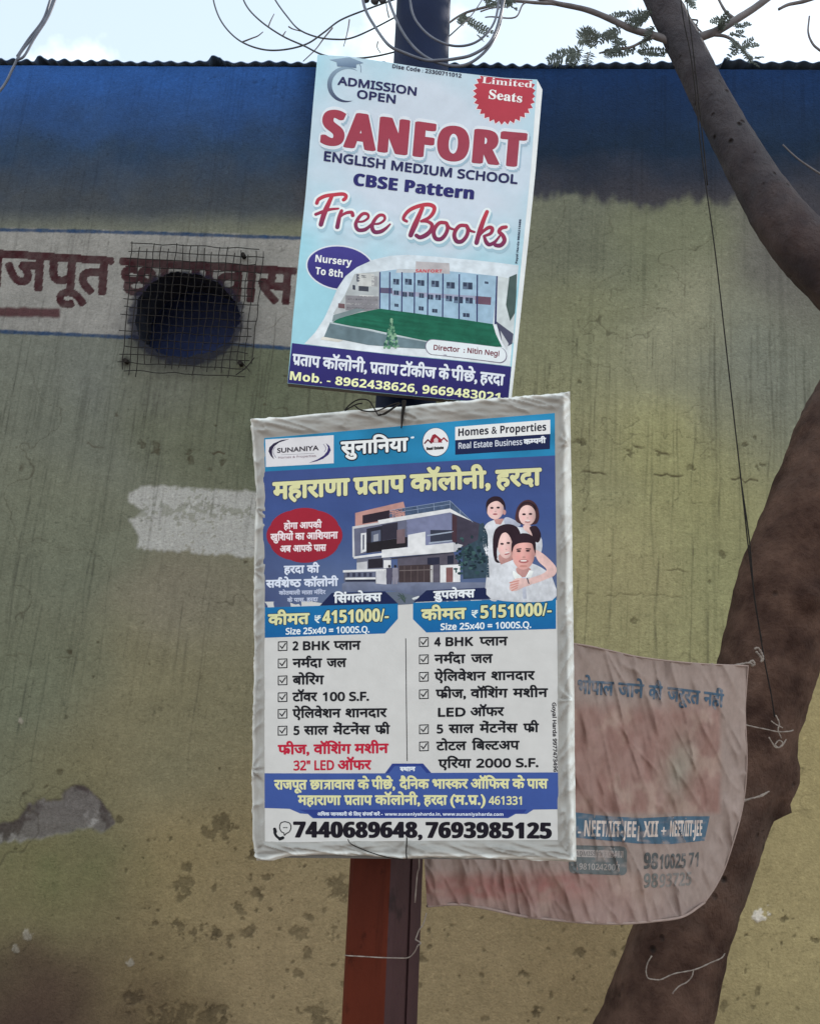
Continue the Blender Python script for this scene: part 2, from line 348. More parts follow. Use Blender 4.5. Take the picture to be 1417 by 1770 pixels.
class Sheet:
    """flat artwork on a hanging sheet: surf(px, py, lift) gives points on the sheet"""
    def __init__(s, root, surf, up, mat):
        s.root, s.surf, s.up, s.mat, s.parts, s.fade = root, surf, np.array(up, float), mat, {}, None
        s.tedge = 24
    def _put(s, part, V, T, col, lift):
        V = np.asarray(V, float)
        d = s.parts.setdefault(part, [[], [], [], 0])
        c = col(V) if callable(col) else np.tile(np.array(col, float), (len(V), 1))
        lf = np.full(len(V), lift) if np.isscalar(lift) else lift
        W_ = s.surf(V[:, 0], V[:, 1], lf)
        if s.fade is not None: c = s.fade(V, c)
        b = d[3]; d[0].append(W_); d[1] += [tuple(i + b for i in t) for t in T]; d[2].append(c); d[3] += len(V)
    def poly(s, part, pts, col, layer=1, edge=16, holes=()):
        if 'picture' in part:
            c0, edge = col, (3.2 if 'family' in part else 6)
            def col(V):
                c_ = c0(V) if callable(c0) else np.tile(np.array(c0, float), (len(V), 1))
                return c_ * (1 + (.12 if 'family' in part else .36) * (fbm(V[:, 0] / 7 + layer, V[:, 1] / 7, 3) - .5) + .2 * (fbm(V[:, 0] / 25, V[:, 1] / 30 + layer, 2) - .5))[:, None]
        loops = [[Vector((p[0], p[1], 0)) for p in pts]] + [[Vector((p[0], p[1], 0)) for p in h] for h in holes]
        tr = tessellate_polygon(loops); V = np.array([(v.x, v.y) for l in loops for v in l])
        V, T = subdivide_tris(V, tr, edge)
        s._put(part, V, T, col, layer * 1.5e-4)
    def ell(s, part, cx, cy, rx, ry, col, layer=1, n=28, rot=0.0, wob=0):
        pts = []
        for k in range(n):
            a = 2 * math.pi * k / n; q = 1 + (wob if k % 2 else 0)
            x, y = rx * q * math.cos(a), ry * q * math.sin(a)
            pts.append((cx + x * math.cos(rot) - y * math.sin(rot), cy + x * math.sin(rot) + y * math.cos(rot)))
        s.poly(part, pts, col, layer)
    def quadgrid(s, part, c, col, layer=1, nx=20, ny=20):
        c = np.array(c, float); u, v = np.meshgrid(np.linspace(0, 1, nx + 1), np.linspace(0, 1, ny + 1))
        u = u.ravel()[:, None]; v = v.ravel()[:, None]
        V = (c[0] * (1 - u) + c[1] * u) * (1 - v) + (c[3] * (1 - u) + c[2] * u) * v
        T = [(j * (nx + 1) + i, (j + 1) * (nx + 1) + i, (j + 1) * (nx + 1) + i + 1, j * (nx + 1) + i + 1) for j in range(ny) for i in range(nx)]
        s._put(part, V, T, col, layer * 1.5e-4)
    def _dil(s, part, V, T, col, layer, r, n):
        cp = [(0, 0)]
        if np.ndim(r) == 0: r = (r, r)
        if max(r) > 0:
            if max(r) > 2.2: cp += [(0.5 * r[0] * math.cos(2 * math.pi * k / 6), 0.5 * r[1] * math.sin(2 * math.pi * k / 6)) for k in range(6)]
            cp += [(r[0] * math.cos(2 * math.pi * k / n), r[1] * math.sin(2 * math.pi * k / n)) for k in range(n)]
        step = 1.1e-4 / max(len(cp), 1)
        for k, (dx, dy) in enumerate(cp):
            s._put(part, V + (dx, dy), T, col, layer * 1.5e-4 + k * step)
    def text(s, part, txt, a, b, h, col, font='reg', bold=0.0, layer=4, dev=False, out=None, outcol=None, shadow=None, up=None, n=8, space=1.0, track=0.0):
        """baseline from a to b (px); h = capital (or head line) height in px"""
        pieces, w = layout(txt, font, space, track)
        a = np.array(a, float); b = np.array(b, float)
        vv = np.concatenate([p[0] for p in pieces]); x0, x1 = vv[:, 0].min(), vv[:, 0].max()
        ex = (b - a) / (x1 - x0); u = s.up if up is None else np.array(up, float)
        ey = u * h / ((HL if dev else 0.714))
        for j, (V, T) in enumerate(pieces):
            Q = a + np.outer(V[:, 0] - x0, ex) + np.outer(V[:, 1], ey)
            Q, T2 = subdivide_tris(Q, T, s.tedge)
            lj = layer + (j % 2) * 0.2
            if shadow: s._dil(part, Q + shadow[0], T2, shadow[1], lj - 2.2, (out or 0), 10)
            if out: s._dil(part, Q, T2, outcol, lj - 1.2, out, 12)
            s._dil(part, Q, T2, col, lj, bold, n)
    def stroke(s, part, pts, w, col, layer=4, smooth=True, sp=6):
        """round brush stroke; w scalar or per point"""
        if smooth and len(pts) > 2: p = crom(pts, sp)
        else:
            pts = np.array(pts, float); p = [pts[0]]
            for a_, b_ in zip(pts[:-1], pts[1:]):
                m_ = max(1, int(np.linalg.norm(b_ - a_) / 10)); p += [a_ + (b_ - a_) * (q_ + 1) / m_ for q_ in range(m_)]
            p = np.array(p)
        wv = np.interp(np.linspace(0, 1, len(p)), np.linspace(0, 1, len(np.atleast_1d(w))), np.atleast_1d(w))
        k = 0
        for i in range(len(p)):
            V = np.array([p[i] + wv[i] / 2 * np.array([math.cos(t), math.sin(t)]) for t in np.arange(10) * 2 * math.pi / 10])
            s._put(part, V, [tuple(range(10))], col, layer * 1.5e-4 + k * 1.5e-6); k += 1
            if i + 1 < len(p):
                d = p[i + 1] - p[i]; d = d / (np.linalg.norm(d) + 1e-9); nn = np.array([-d[1], d[0]])
                V = np.array([p[i] - nn * wv[i] / 2, p[i + 1] - nn * wv[i + 1] / 2, p[i + 1] + nn * wv[i + 1] / 2, p[i] + nn * wv[i] / 2])
                s._put(part, V, [(0, 1, 2, 3)], col, layer * 1.5e-4 + k * 1.5e-6); k += 1
    def build(s, labels={}):
        for name, d in s.parts.items():
            o = mesh_obj(name, np.concatenate(d[0]), d[1], s.mat, s.root, np.concatenate(d[2]))
            if name in labels: o['label'] = labels[name]

#=GROUND
def build_ground():
    n = 60; L = 60.0
    xs = np.linspace(-L, L, n + 1); V = [(x, y, 0.0) for y in xs for x in xs]
    Fc = [(j * (n + 1) + i, j * (n + 1) + i + 1, (j + 1) * (n + 1) + i + 1, (j + 1) * (n + 1) + i) for j in range(n) for i in range(n)]
    tag(mesh_obj('ground', V, Fc, M['ground']), kind='structure')
build_ground()

#=BUILDING
def poly_mask(PX, PY, pts):
    """even-odd test of grid points, pts in photo pixels"""
    m = np.zeros(PX.shape, bool); n = len(pts)
    for i in range(n):
        x1, y1 = pts[i]; x2, y2 = pts[(i + 1) % n]
        c = ((y1 > PY) != (y2 > PY)) & (PX < (x2 - x1) * (PY - y1) / (y2 - y1 + 1e-12) + x1)
        m ^= c
    return m
def blur(a, k=1):
    for _ in range(k):
        a = (a + np.roll(a, 1, 0) + np.roll(a, -1, 0)) / 3; a = (a + np.roll(a, 1, 1) + np.roll(a, -1, 1)) / 3
    return a
def build_building():
    root = empty('hostel_building', (0, 0, 0))
    tag(root, 'weathered olive and ochre plastered hostel wall under a corrugated roof with painted Hindi lettering', 'building')
    g = 0.005
    X0, X1, Z0, Z1 = -3.80, 2.20, 0.0, 4.71
    xs = np.arange(X0, X1 + g / 2, g); zs = np.arange(Z0, Z1 + g / 2, g)
    X, Z = np.meshgrid(xs, zs)
    PX, PY = to_px(X, np.zeros_like(X), Z)
    # paint and dirt: hues scattered over the wall
    ctl = [(60,700,88,88,80),(300,720,86,86,72),(480,700,80,82,68),(60,1000,92,92,80),(300,1050,106,98,86),(60,1230,90,90,76),
           (300,1250,106,98,78),(100,1500,98,90,66),(350,1500,118,102,76),(60,1700,66,50,43),(300,1720,98,82,61),(500,1650,124,106,82),
           (800,1680,124,106,82),(1000,1680,118,100,76),(1350,1600,132,117,87),(1400,1300,137,122,90),(1100,450,98,98,80),(1000,600,112,110,88),
           (1200,600,124,120,102),(1350,600,106,106,98),(1000,800,125,119,92),(1150,850,137,131,96),(1050,1000,139,129,98),(1200,1000,127,123,92),
           (300,620,88,87,80),(100,620,92,92,88),(1000,420,90,90,80),(1300,420,84,80,78)]
    wx = (fbm(X * 1.3, Z * 1.3, 3) - 0.5) * 260; wy = (fbm(X * 1.3 + 40, Z * 1.3, 3) - 0.5) * 260
    C = np.zeros(X.shape + (3,)); S_ = np.zeros(X.shape)
    for c in ctl:
        w = 1.0 / (((PX + wx - c[0]) ** 2 + (PY + wy - c[1]) ** 2) / 120 ** 2 + 0.35) ** 1.7
        C += w[..., None] * lin(c[2:]); S_ += w
    C /= S_[..., None]; C *= K3 * 1.27
    def over(mask, rgb):
        nonlocal C
        a = np.clip(mask, 0, 1)[..., None]; C = C * (1 - a) + np.array(alb(*rgb)) * a
    D = np.zeros(X.shape)                     # relief, metres, positive = out of the wall
    n1 = fbm(X * 9, Z * 9, 4); n2 = fbm(X * 28 + 9, Z * 28, 4); n3 = fbm(X * 60 + 3, Z * 60, 3)
    C *= (0.91 + 0.18 * fbm(X * 3 + 7, Z * 3, 5))[..., None]
    C *= (0.92 + 0.16 * n2)[..., None]
    # unpainted wall top, ragged brushed lower edge; deep shade and blue glare painted in
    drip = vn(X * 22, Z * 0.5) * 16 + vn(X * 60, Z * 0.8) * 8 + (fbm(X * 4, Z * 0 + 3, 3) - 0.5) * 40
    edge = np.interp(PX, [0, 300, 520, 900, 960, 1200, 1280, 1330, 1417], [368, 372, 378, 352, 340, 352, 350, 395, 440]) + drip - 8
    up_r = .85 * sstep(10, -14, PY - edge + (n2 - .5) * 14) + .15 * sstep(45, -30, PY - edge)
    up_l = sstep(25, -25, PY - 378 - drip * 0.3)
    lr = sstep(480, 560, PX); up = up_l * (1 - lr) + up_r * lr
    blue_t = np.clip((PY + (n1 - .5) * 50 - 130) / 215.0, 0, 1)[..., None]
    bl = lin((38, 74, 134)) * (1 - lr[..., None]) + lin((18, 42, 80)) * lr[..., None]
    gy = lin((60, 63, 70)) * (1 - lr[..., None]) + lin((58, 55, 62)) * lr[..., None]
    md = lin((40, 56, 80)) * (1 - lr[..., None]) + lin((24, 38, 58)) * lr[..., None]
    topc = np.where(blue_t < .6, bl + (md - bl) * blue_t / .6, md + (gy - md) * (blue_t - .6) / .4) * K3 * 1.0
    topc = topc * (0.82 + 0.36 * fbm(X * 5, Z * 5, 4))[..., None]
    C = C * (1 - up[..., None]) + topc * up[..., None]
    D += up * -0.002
    # white painted band with blue rules, left
    l1 = np.interp(PX, [0, 260, 520], [397, 403, 412]); l2 = np.interp(PX, [0, 250, 500, 560], [573, 584, 602, 606])
    inb = sstep(-6, 3, PY - l1 + (n2 - .5) * 8) * sstep(4, -4, PY - l2) * sstep(700, 690, PX)
    C_b = np.array(alb(132, 127, 126)) * (0.8 + 0.4 * fbm(X * 6 + 2, Z * 3, 4))[..., None] * (0.9 + .2 * n2)[..., None]
    C = C * (1 - 0.9 * inb[..., None]) + C_b * 0.9 * inb[..., None]
    for l, wd in ((l1, 3.0), (l2, 3.2)):
        over(sstep(wd + 1.5, wd - 1.5, np.abs(PY - l) + (n2 - .5) * 3) * (PX < 700) * (0.75 + .4 * (n3 - .3)), (20, 48, 82))
    # hand painted Hindi words
    red = (52, 20, 26)
    lett = np.zeros(X.shape)
    def stamp(txt, a, b, h, bold):
        pieces, w = layout(txt, 'gill')
        vv = np.concatenate([p[0] for p in pieces]); x0, x1 = vv[:, 0].min(), vv[:, 0].max()
        a = np.array(a, float); b = np.array(b, float); ex = (b - a) / (x1 - x0); ey = np.array((0.06, -1.0)) * h / HL
        for V, T in pieces:
            Q0 = a + np.outer(V[:, 0] - x0, ex) + np.outer(V[:, 1], ey)
            for k in range(13):
                r = 0 if k == 0 else bold
                Q = Q0 + (r * math.cos(k * math.pi / 6), r * math.sin(k * math.pi / 6))
                W3 = rays(Q[:, 0], Q[:, 1]); W3 = CAM_ + W3 * ((-CAM_[1]) / W3[:, 1])[:, None]
                for t in T:
                    tx = W3[list(t), 0]; tz = W3[list(t), 2]
                    i0 = max(int((tx.min() - X0) / g), 0); i1 = int((tx.max() - X0) / g) + 2
                    j0 = max(int((tz.min() - Z0) / g), 0); j1 = int((tz.max() - Z0) / g) + 2
                    if i1 <= i0 or j1 <= j0 or i0 >= len(xs): continue
                    gx = X[j0:j1, i0:i1]; gz = Z[j0:j1, i0:i1]
                    e = [(tx[(q + 1) % 3] - tx[q]) * (gz - tz[q]) - (tz[(q + 1) % 3] - tz[q]) * (gx - tx[q]) for q in range(3)]
                    ins = ((e[0] >= 0) & (e[1] >= 0) & (e[2] >= 0)) | ((e[0] <= 0) & (e[1] <= 0) & (e[2] <= 0))
                    sub = lett[j0:j1, i0:i1]; sub[ins] = 1
    stamp('राजपूत', (-58, 492), (191, 508), 60, 3.4)
    stamp('छा#ावास', (207, 507), (507, 524), 58, 3.4)
    over(lett * (0.92 + 0.3 * (n2 - 0.5)), red)
    bar = sstep(3, -3, np.abs(PY - np.interp(PX, [0, 104], [538, 541])) - 8 + (n2 - .5) * 4) * sstep(106, 102, PX)
    over(bar * 0.9, (66, 30, 36))
    # whitewashed blot
    blot = poly_mask(PX + (n2 - .5) * 12, PY + (n2 - .5) * 10 + (n3 - .5) * 8,
                     [(246, 838), (300, 842), (432, 850), (470, 852), (470, 965), (400, 960), (330, 955), (262, 950), (236, 945), (240, 925), (222, 897), (246, 890), (246, 880), (226, 870), (226, 850), (240, 847)]).astype(float)
    worn = sstep(0.62, 0.72, n3 + 0.25 * np.exp(-((PY - 885) / 14) ** 2) + 0.12 * np.exp(-((PX - 330) / 60) ** 2) - 0.12)
    over(blur(blot, 1) * (1 - 0.55 * worn) * 0.92, (160, 155, 154))
    # peeled plaster, left
    peel = poly_mask(PX + (n2 - .5) * 16, PY + (n2 - .5) * 14, [(48, 1400), (60, 1385), (100, 1378), (122, 1358), (150, 1362), (176, 1385), (193, 1408), (192, 1430), (178, 1440), (150, 1430), (118, 1437), (70, 1450), (-10, 1458), (-10, 1432), (30, 1415)])
    pl = blur(peel.astype(float), 1)
    over(pl * 0.95, (98, 90, 90)); over(pl * sstep(.5, .62, n1), (70, 60, 60)); over(pl * sstep(.5, .75, fbm(X * 16, Z * 16, 5)) * .75, (158, 150, 150))
    D -= pl * 0.006
    D += pl * (n2 - .5) * 0.006
    rim = np.clip(blur(peel.astype(float), 4) - pl, 0, 1); over(rim * 1.2 * (n2 > .45), (60, 55, 45))
    # rain streaks: thin dark runs following the plumb line
    rs = np.random.RandomState(5); ST = np.zeros(X.shape)
    for k in range(520):
        x0 = rs.uniform(X0, X1); zt = rs.choice([rs.uniform(2.8, 3.35), rs.uniform(1.4, 3.2)], p=[.6, .4]); ln = rs.uniform(.12, 1.1) * (1 if rs.rand() < .8 else 1.5)
        wd = rs.choice([0.003, 0.005, 0.011], p=[.5, .38, .12]); am = rs.uniform(.10, .5) * (0.4 if wd > .01 else 1)
        i0 = max(int((x0 - .05 - X0) / g), 0); i1 = min(int((x0 + .05 - X0) / g), len(xs)); j0 = max(int((zt - ln) / g), 0); j1 = min(int(zt / g), len(zs))
        if i1 <= i0 or j1 <= j0: continue
        gx = X[j0:j1, i0:i1]; gz = Z[j0:j1, i0:i1]; t = (zt - gz) / ln
        wob = (vn(gz * 4 + k * 3.1, gz * 0 + k) - .5) * .022
        a = np.exp(-((gx - x0 - wob) / wd) ** 2) * sstep(0, .08, t) * sstep(1, .55, t) * am * (0.35 + .9 * vn(gz * 14 + k * 7.7, gz * 0 + k))
        ST[j0:j1, i0:i1] = np.maximum(ST[j0:j1, i0:i1], a)
    low = sstep(1500, 1150, PY)
    ST *= (0.35 + 0.65 * low) * (1 - 0.6 * up)
    over(ST, (44, 42, 38))
    fine = sstep(.60, .80, vn(X * 130, Z * 2.2) * .6 + vn(X * 55, Z * 1.1) * .4) * low * fbm(X * 2, Z * 2 + 5, 3)
    C *= (1 - 0.28 * fine)[..., None]
    # mortar cracks and rows of pock marks
    def crack(pts, wd=2.0, am=.7, seed=0):
        pts = np.array(pts, float); yy = np.interp(PX, pts[:, 0], pts[:, 1]) + (vn(PX / 9 + seed, PX * 0) - .5) * 8
        m = sstep(wd, wd * .3, np.abs(PY - yy)) * (PX > pts[0, 0]) * (PX < pts[-1, 0]) * sstep(.38, .6, vn(PX / 22 + seed * 3, PX * 0 + seed))
        over(m * am, (62, 50, 38)); D[:] -= m * .002
    crack([(985, 815), (1065, 818), (1180, 823), (1310, 832)], 2.6, .75, 1); crack([(150, 768), (260, 775), (390, 785)], 2.5, .75, 2)
    crack([(1120, 985), (1290, 988)], 1.8, .6, 3); crack([(0, 1130), (180, 1140)], 1.5, .3, 5)
    crack([(1010, 1026), (1180, 1030)], 1.5, .4, 6); crack([(1070, 765), (1165, 785)], 3.2, .7, 8)
    # chips where the paint has fallen off
    chips = [(327,1525,9),(325,1500,6),(313,1535,11),(380,1430,13),(335,1612,12),(430,1612,9),(395,1625,8),(370,1614,8),(308,1598,7),(582,1536,15),(575,1620,7),(516,1685,7),
             (545,1755,14),(445,1545,8),(415,1573,6),(440,1477,8),(230,1725,14),(385,1750,7),(462,1515,7),(352,1434,6),(517,1612,10),(530,1645,7),(370,1534,5),
             (80,1360,4),(206,1417,4),(1093,1075,5),(1250,960,4),(1290,768,5),(1308,810,5),(1305,754,3),(1197,808,4),(1085,786,5),(1003,765,4),(385,800,6),(330,792,7),(245,770,6),(270,775,6),(363,812,3),
             (280,1765,20),(310,1768,22),(360,1768,20),(385,1766,10),(105,1335,4),(560,1575,5),(1080,1640,7),(1062,1650,4),(1355,1585,4),(1350,1630,3),(1407,1625,4),(1310,1715,4),(1250,1740,5)]
    rc = np.random.RandomState(9)
    for k in range(110): chips.append((rc.uniform(200, 620), rc.uniform(1400, 1775), rc.choice([1.6, 2.4, 3.8], p=[.6, .3, .1])))
    for k in range(70): chips.append((rc.uniform(700, 1417), rc.uniform(1560, 1775), rc.choice([2.0, 3.0, 5.0], p=[.5, .35, .15])))
    for k in range(60): chips.append((rc.uniform(0, 1417), rc.uniform(640, 1500), rc.choice([1.5, 2.5])))
    CH = np.zeros(X.shape)
    for cx, cy, r in chips:
        w3 = P(cx, cy, 0); i = int((w3.x - X0) / g); j = int(w3.z / g); q = int(r * .0042 / g * 2.2) + 4
        sl = (slice(max(j - q, 0), j + q), slice(max(i - q, 0), i + q))
        d = np.hypot((PX[sl] - cx) * rc.uniform(.6, 1.3), (PY[sl] - cy) * rc.uniform(.7, 1.2)) / r + (n2[sl] - .5) * 2.6 + (n3[sl] - .5) * 2.6 - .1
        CH[sl] = np.maximum(CH[sl], sstep(1.1, .75, d) * (0.6 + .4 * n1[sl]))
    over(CH * .85 * (.45 + 1.1 * (n3 - .2)), (56, 46, 34)); D -= CH * .0035
    # small dabs of white plaster
    for cx, cy, r in ((1312, 1580, 12), (1302, 1586, 7), (1265, 1602, 3), (38, 1245, 5), (225, 1665, 7), (48, 1610, 9), (30, 1640, 6), (1258, 1630, 3)):
        d = np.hypot(PX - cx, PY - cy) / r + (n2 - .5) * 2.4 + (n3 - .5) * 2.4
        a = sstep(1.1, .7, d); over(a * .85, (205, 192, 184) if cx > 1000 else (140, 130, 120)); D += a * .006 * n2
    # damp and splashed mud along the foot
    damp = sstep(0, 1, ((PY - 1560) / 330) + (n1 - .5) * 1.0) * sstep(560, 120, PX)
    over(damp * .5, (62, 46, 42))
    gre = np.exp(-(((PX - 110) / 150) ** 2 + ((PY - 1500) / 60) ** 2)) * n1; over(gre * .5, (84, 92, 60))
    # darker ring round the opening, stronger below, with a navy rim
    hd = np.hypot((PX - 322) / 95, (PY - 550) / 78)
    dark_ring = sstep(1.5, 1.0, hd + (n1 - .5) * .35); over(dark_ring * (.12 + .35 * sstep(500, 600, PY)), (44, 42, 50)); over(sstep(1.10, 1.0, hd + (n2 - .5) * .16) * .8, (22, 24, 44))
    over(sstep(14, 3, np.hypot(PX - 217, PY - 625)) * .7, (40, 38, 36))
    C *= (0.9 + 0.2 * n3)[..., None]
    sp1 = vn(X * 118 + 3, Z * 118); sp2 = vn(X * 75 + 31, Z * 75 + 8)
    C *= (1 - .30 * sstep(.80, .95, sp1) * sstep(.35, .6, n1))[..., None]; C *= (1 + .16 * sstep(.82, .96, sp2))[..., None]
    for sc_, sd_, wd_, am_ in ((1.7, 3.0, .0045, .5), (2.9, 21.0, .006, .38), (.9, 60.0, .0025, .4)):
        hc = np.abs(fbm(X * sc_ + sd_, Z * sc_ * 1.2 + sd_, 5) - .5); ms = sstep(.50, .62, fbm(X * 1.5 + sd_, Z * 1.5 + 9, 3))
        a_ = sstep(wd_, wd_ * .2, hc) * ms * (1 - up); over(a_ * am_, (60, 52, 42)); D -= a_ * .0012
    tr = fbm(X * 2.2 + Z * .8, Z * 9 - X * 1.5, 4); C *= (.94 + .12 * tr)[..., None]; D += (tr - .5) * .004
    D += (n1 - .5) * 0.004 + (n2 - .5) * .0016
    # mesh
    ang = np.arctan2((PY - 546) / 73, (PX - 321) / 90)
    rad = np.hypot((PX - 321) / 90, (PY - 546) / 73)
    rlim = 1.0 + 0.035 * np.sin(3 * ang + 1) + 0.015 * np.sin(7 * ang + 2) + .012 * np.sin(13 * ang)
    hole = rad < rlim + (n3 - .5) * .06
    nx_, nz_ = len(xs), len(zs)
    idx = np.arange(nx_ * nz_).reshape(nz_, nx_)
    q = np.stack([idx[:-1, :-1], idx[:-1, 1:], idx[1:, 1:], idx[1:, :-1]], -1)
    keep = ~hole[:-1, :-1]; q = q[keep]
    V = np.stack([X, -D, Z], -1).reshape(-1, 3).astype(np.float32)
    me = bpy.data.meshes.new('wall')
    me.vertices.add(len(V)); me.vertices.foreach_set('co', V.ravel())
    me.loops.add(q.size); me.loops.foreach_set('vertex_index', q.ravel().astype(np.int32))
    me.polygons.add(len(q)); me.polygons.foreach_set('loop_start', np.arange(0, q.size, 4, dtype=np.int32))
    me.polygons.foreach_set('loop_total', np.full(len(q), 4, np.int32))
    me.update(calc_edges=True)
    at = me.color_attributes.new('Col', 'FLOAT_COLOR', 'POINT')
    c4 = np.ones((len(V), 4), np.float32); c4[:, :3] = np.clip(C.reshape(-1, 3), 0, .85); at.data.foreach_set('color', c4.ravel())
    me.polygons.foreach_set('use_smooth', np.ones(len(q), bool))
    me.materials.append(M['wall'])
    wall = bpy.data.objects.new('wall', me); COL.objects.link(wall); wall.parent = root
    # rest of the house: side stretches of the front wall, end and back walls
    b = MB()
    b.box((-5.40, .125, 2.345), (1.599, .125, 2.345)); b.box((4.60, .125, 2.345), (2.399, .125, 2.345))
    b.box((-6.9, 2.5, 2.345), (.1, 2.245, 2.345)); b.box((6.9, 2.5, 2.345), (.1, 2.245, 2.345)); b.box((0, 4.875, 2.6), (7.0, .125, 2.6))
    o = b.build('side_wall', M['side_wall'], root)
    # ragged throat of the opening and the dark room behind
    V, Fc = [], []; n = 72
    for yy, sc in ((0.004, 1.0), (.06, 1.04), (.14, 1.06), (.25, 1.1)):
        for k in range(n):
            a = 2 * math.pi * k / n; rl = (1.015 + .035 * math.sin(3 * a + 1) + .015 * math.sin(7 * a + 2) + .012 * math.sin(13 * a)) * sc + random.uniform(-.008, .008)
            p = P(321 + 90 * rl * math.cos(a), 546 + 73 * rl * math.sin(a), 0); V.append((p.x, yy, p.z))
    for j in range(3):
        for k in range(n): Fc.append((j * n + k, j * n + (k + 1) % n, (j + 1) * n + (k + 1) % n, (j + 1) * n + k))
    mesh_obj('wall_opening', V, Fc, M['shaded_plaster'], root)['label'] = 'ragged dark hole knocked through the wall'
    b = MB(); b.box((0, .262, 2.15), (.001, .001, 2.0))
    V = [(-6.7, .252, 0.02), (6.7, .252, 0.02), (6.7, .252, 4.2), (-6.7, .252, 4.2), (-6.7, .6, .02), (6.7, .6, .02), (6.7, .6, 4.2), (-6.7, .6, 4.2)]  # room kept shallow so its back wall catches light
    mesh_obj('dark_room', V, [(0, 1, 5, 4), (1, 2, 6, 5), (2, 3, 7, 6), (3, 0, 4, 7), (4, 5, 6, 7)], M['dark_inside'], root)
    # corrugated roof: overlapping sheets, crests 76 mm apart
    YE = -0.012
    ed = [(0, 103), (60, 103), (64, 97), (80, 99), (84, 104), (200, 105), (300, 106), (360, 104), (366, 97), (382, 98), (388, 106), (540, 107), (940, 111), (1160, 107), (1248, 111), (1251, 103), (1330, 107), (1417, 107)]
    ex = []
    for k in range(len(ed)):
        p = P(ed[k][0], ed[k][1], YE); ex.append((p.x, p.z))
    ex = np.array(ex); xr = np.arange(-7.2, 7.2, .0065)
    zb = np.interp(xr, ex[:, 0], ex[:, 1]) + .0075 * np.sin(2 * math.pi * xr / .0762 + .8 * np.sin(xr * 2.3)) * (.75 + .5 * vn(xr * 2, xr * 0 + 9)) + (vn(xr * 3, xr * 0) - .5) * .006
    V, Fc = [], []; yrow = [YE, YE + .05, .4, 1.2, 2.6, 5.2]; m = len(xr)
    for th in (0, -.004):
        for yv in yrow:
            for i in range(m): V.append((xr[i], yv + (0 if yv > 0 else .004 * math.sin(xr[i] * 21)), zb[i] + (yv - YE) * .14 + th))
    R = len(yrow)
    for j in range(R - 1):
        for i in range(m - 1):
            a = j * m + i; Fc.append((a, a + 1, a + m + 1, a + m)); c = (R + j) * m + i; Fc.append((c, c + m, c + m + 1, c + 1))
    for i in range(m - 1): Fc.append((i, R * m + i, R * m + i + 1, i + 1))
    mesh_obj('roof', V, Fc, M['roof'], root, smooth=False)['label'] = 'corrugated sheet roof with a wavy eave'
    # wire mesh nailed over the opening
    b = MB(); Yg = -.028
    tl, tr, br, bl_ = np.array((229, 420)), np.array((457, 431)), np.array((432, 652)), np.array((211, 640))
    def gp(u, v): return (tl * (1 - u) + tr * u) * (1 - v) + (bl_ * (1 - u) + br * u) * v
    rg = random.Random(3)
    for k in range(19):
        u = k / 18; v0 = rg.uniform(-.03, .05); v1 = rg.uniform(.93, 1.05)
        if u > .86: v1 = rg.uniform(.86, .95)
        pts = []
        for j in range(13):
            v = v0 + (v1 - v0) * j / 12; q2 = gp(u + rg.uniform(-.007, .007), v)
            pts.append((q2[0], q2[1], Yg - .002 + rg.uniform(-.004, .004) + (-.03 * max(0, v - .85) * max(0, u - .5) * 20)))
        b.tube(pxpath(pts, Yg, 2), .0023, 5)
    for k in range(17):
        v = k / 16; u0_ = rg.uniform(-.05, .03); u1_ = rg.uniform(.95, 1.02)
        if 4 <= k <= 14 and rg.random() < .2: u1_ = .9
        pts = []
        for j in range(13):
            u = u0_ + (u1_ - u0_) * j / 12; q2 = gp(u, v + rg.uniform(-.006, .006))
            pts.append((q2[0], q2[1], Yg + .002 + rg.uniform(-.004, .004) + (-.03 * max(0, v - .85) * max(0, u - .5) * 20)))
        b.tube(pxpath(pts, Yg, 2), .0023, 5)
    b.tube(pxpath([(408, 648), (425, 636), (440, 618)], Yg - .02, 3), .0025, 5); b.tube(pxpath([(420, 628), (432, 642)], Yg - .02, 3), .002, 5)
    for q2 in (gp(.03, .93), gp(.92, .9), gp(.85, .06)):
        p = P(q2[0], q2[1], -.012); b.tube([(p.x, -.03, p.z), (p.x, .03, p.z)], .012, 7)
    b.build('grille', M['wire'], root)['label'] = 'rusty wire mesh nailed over the ragged hole'
build_building()
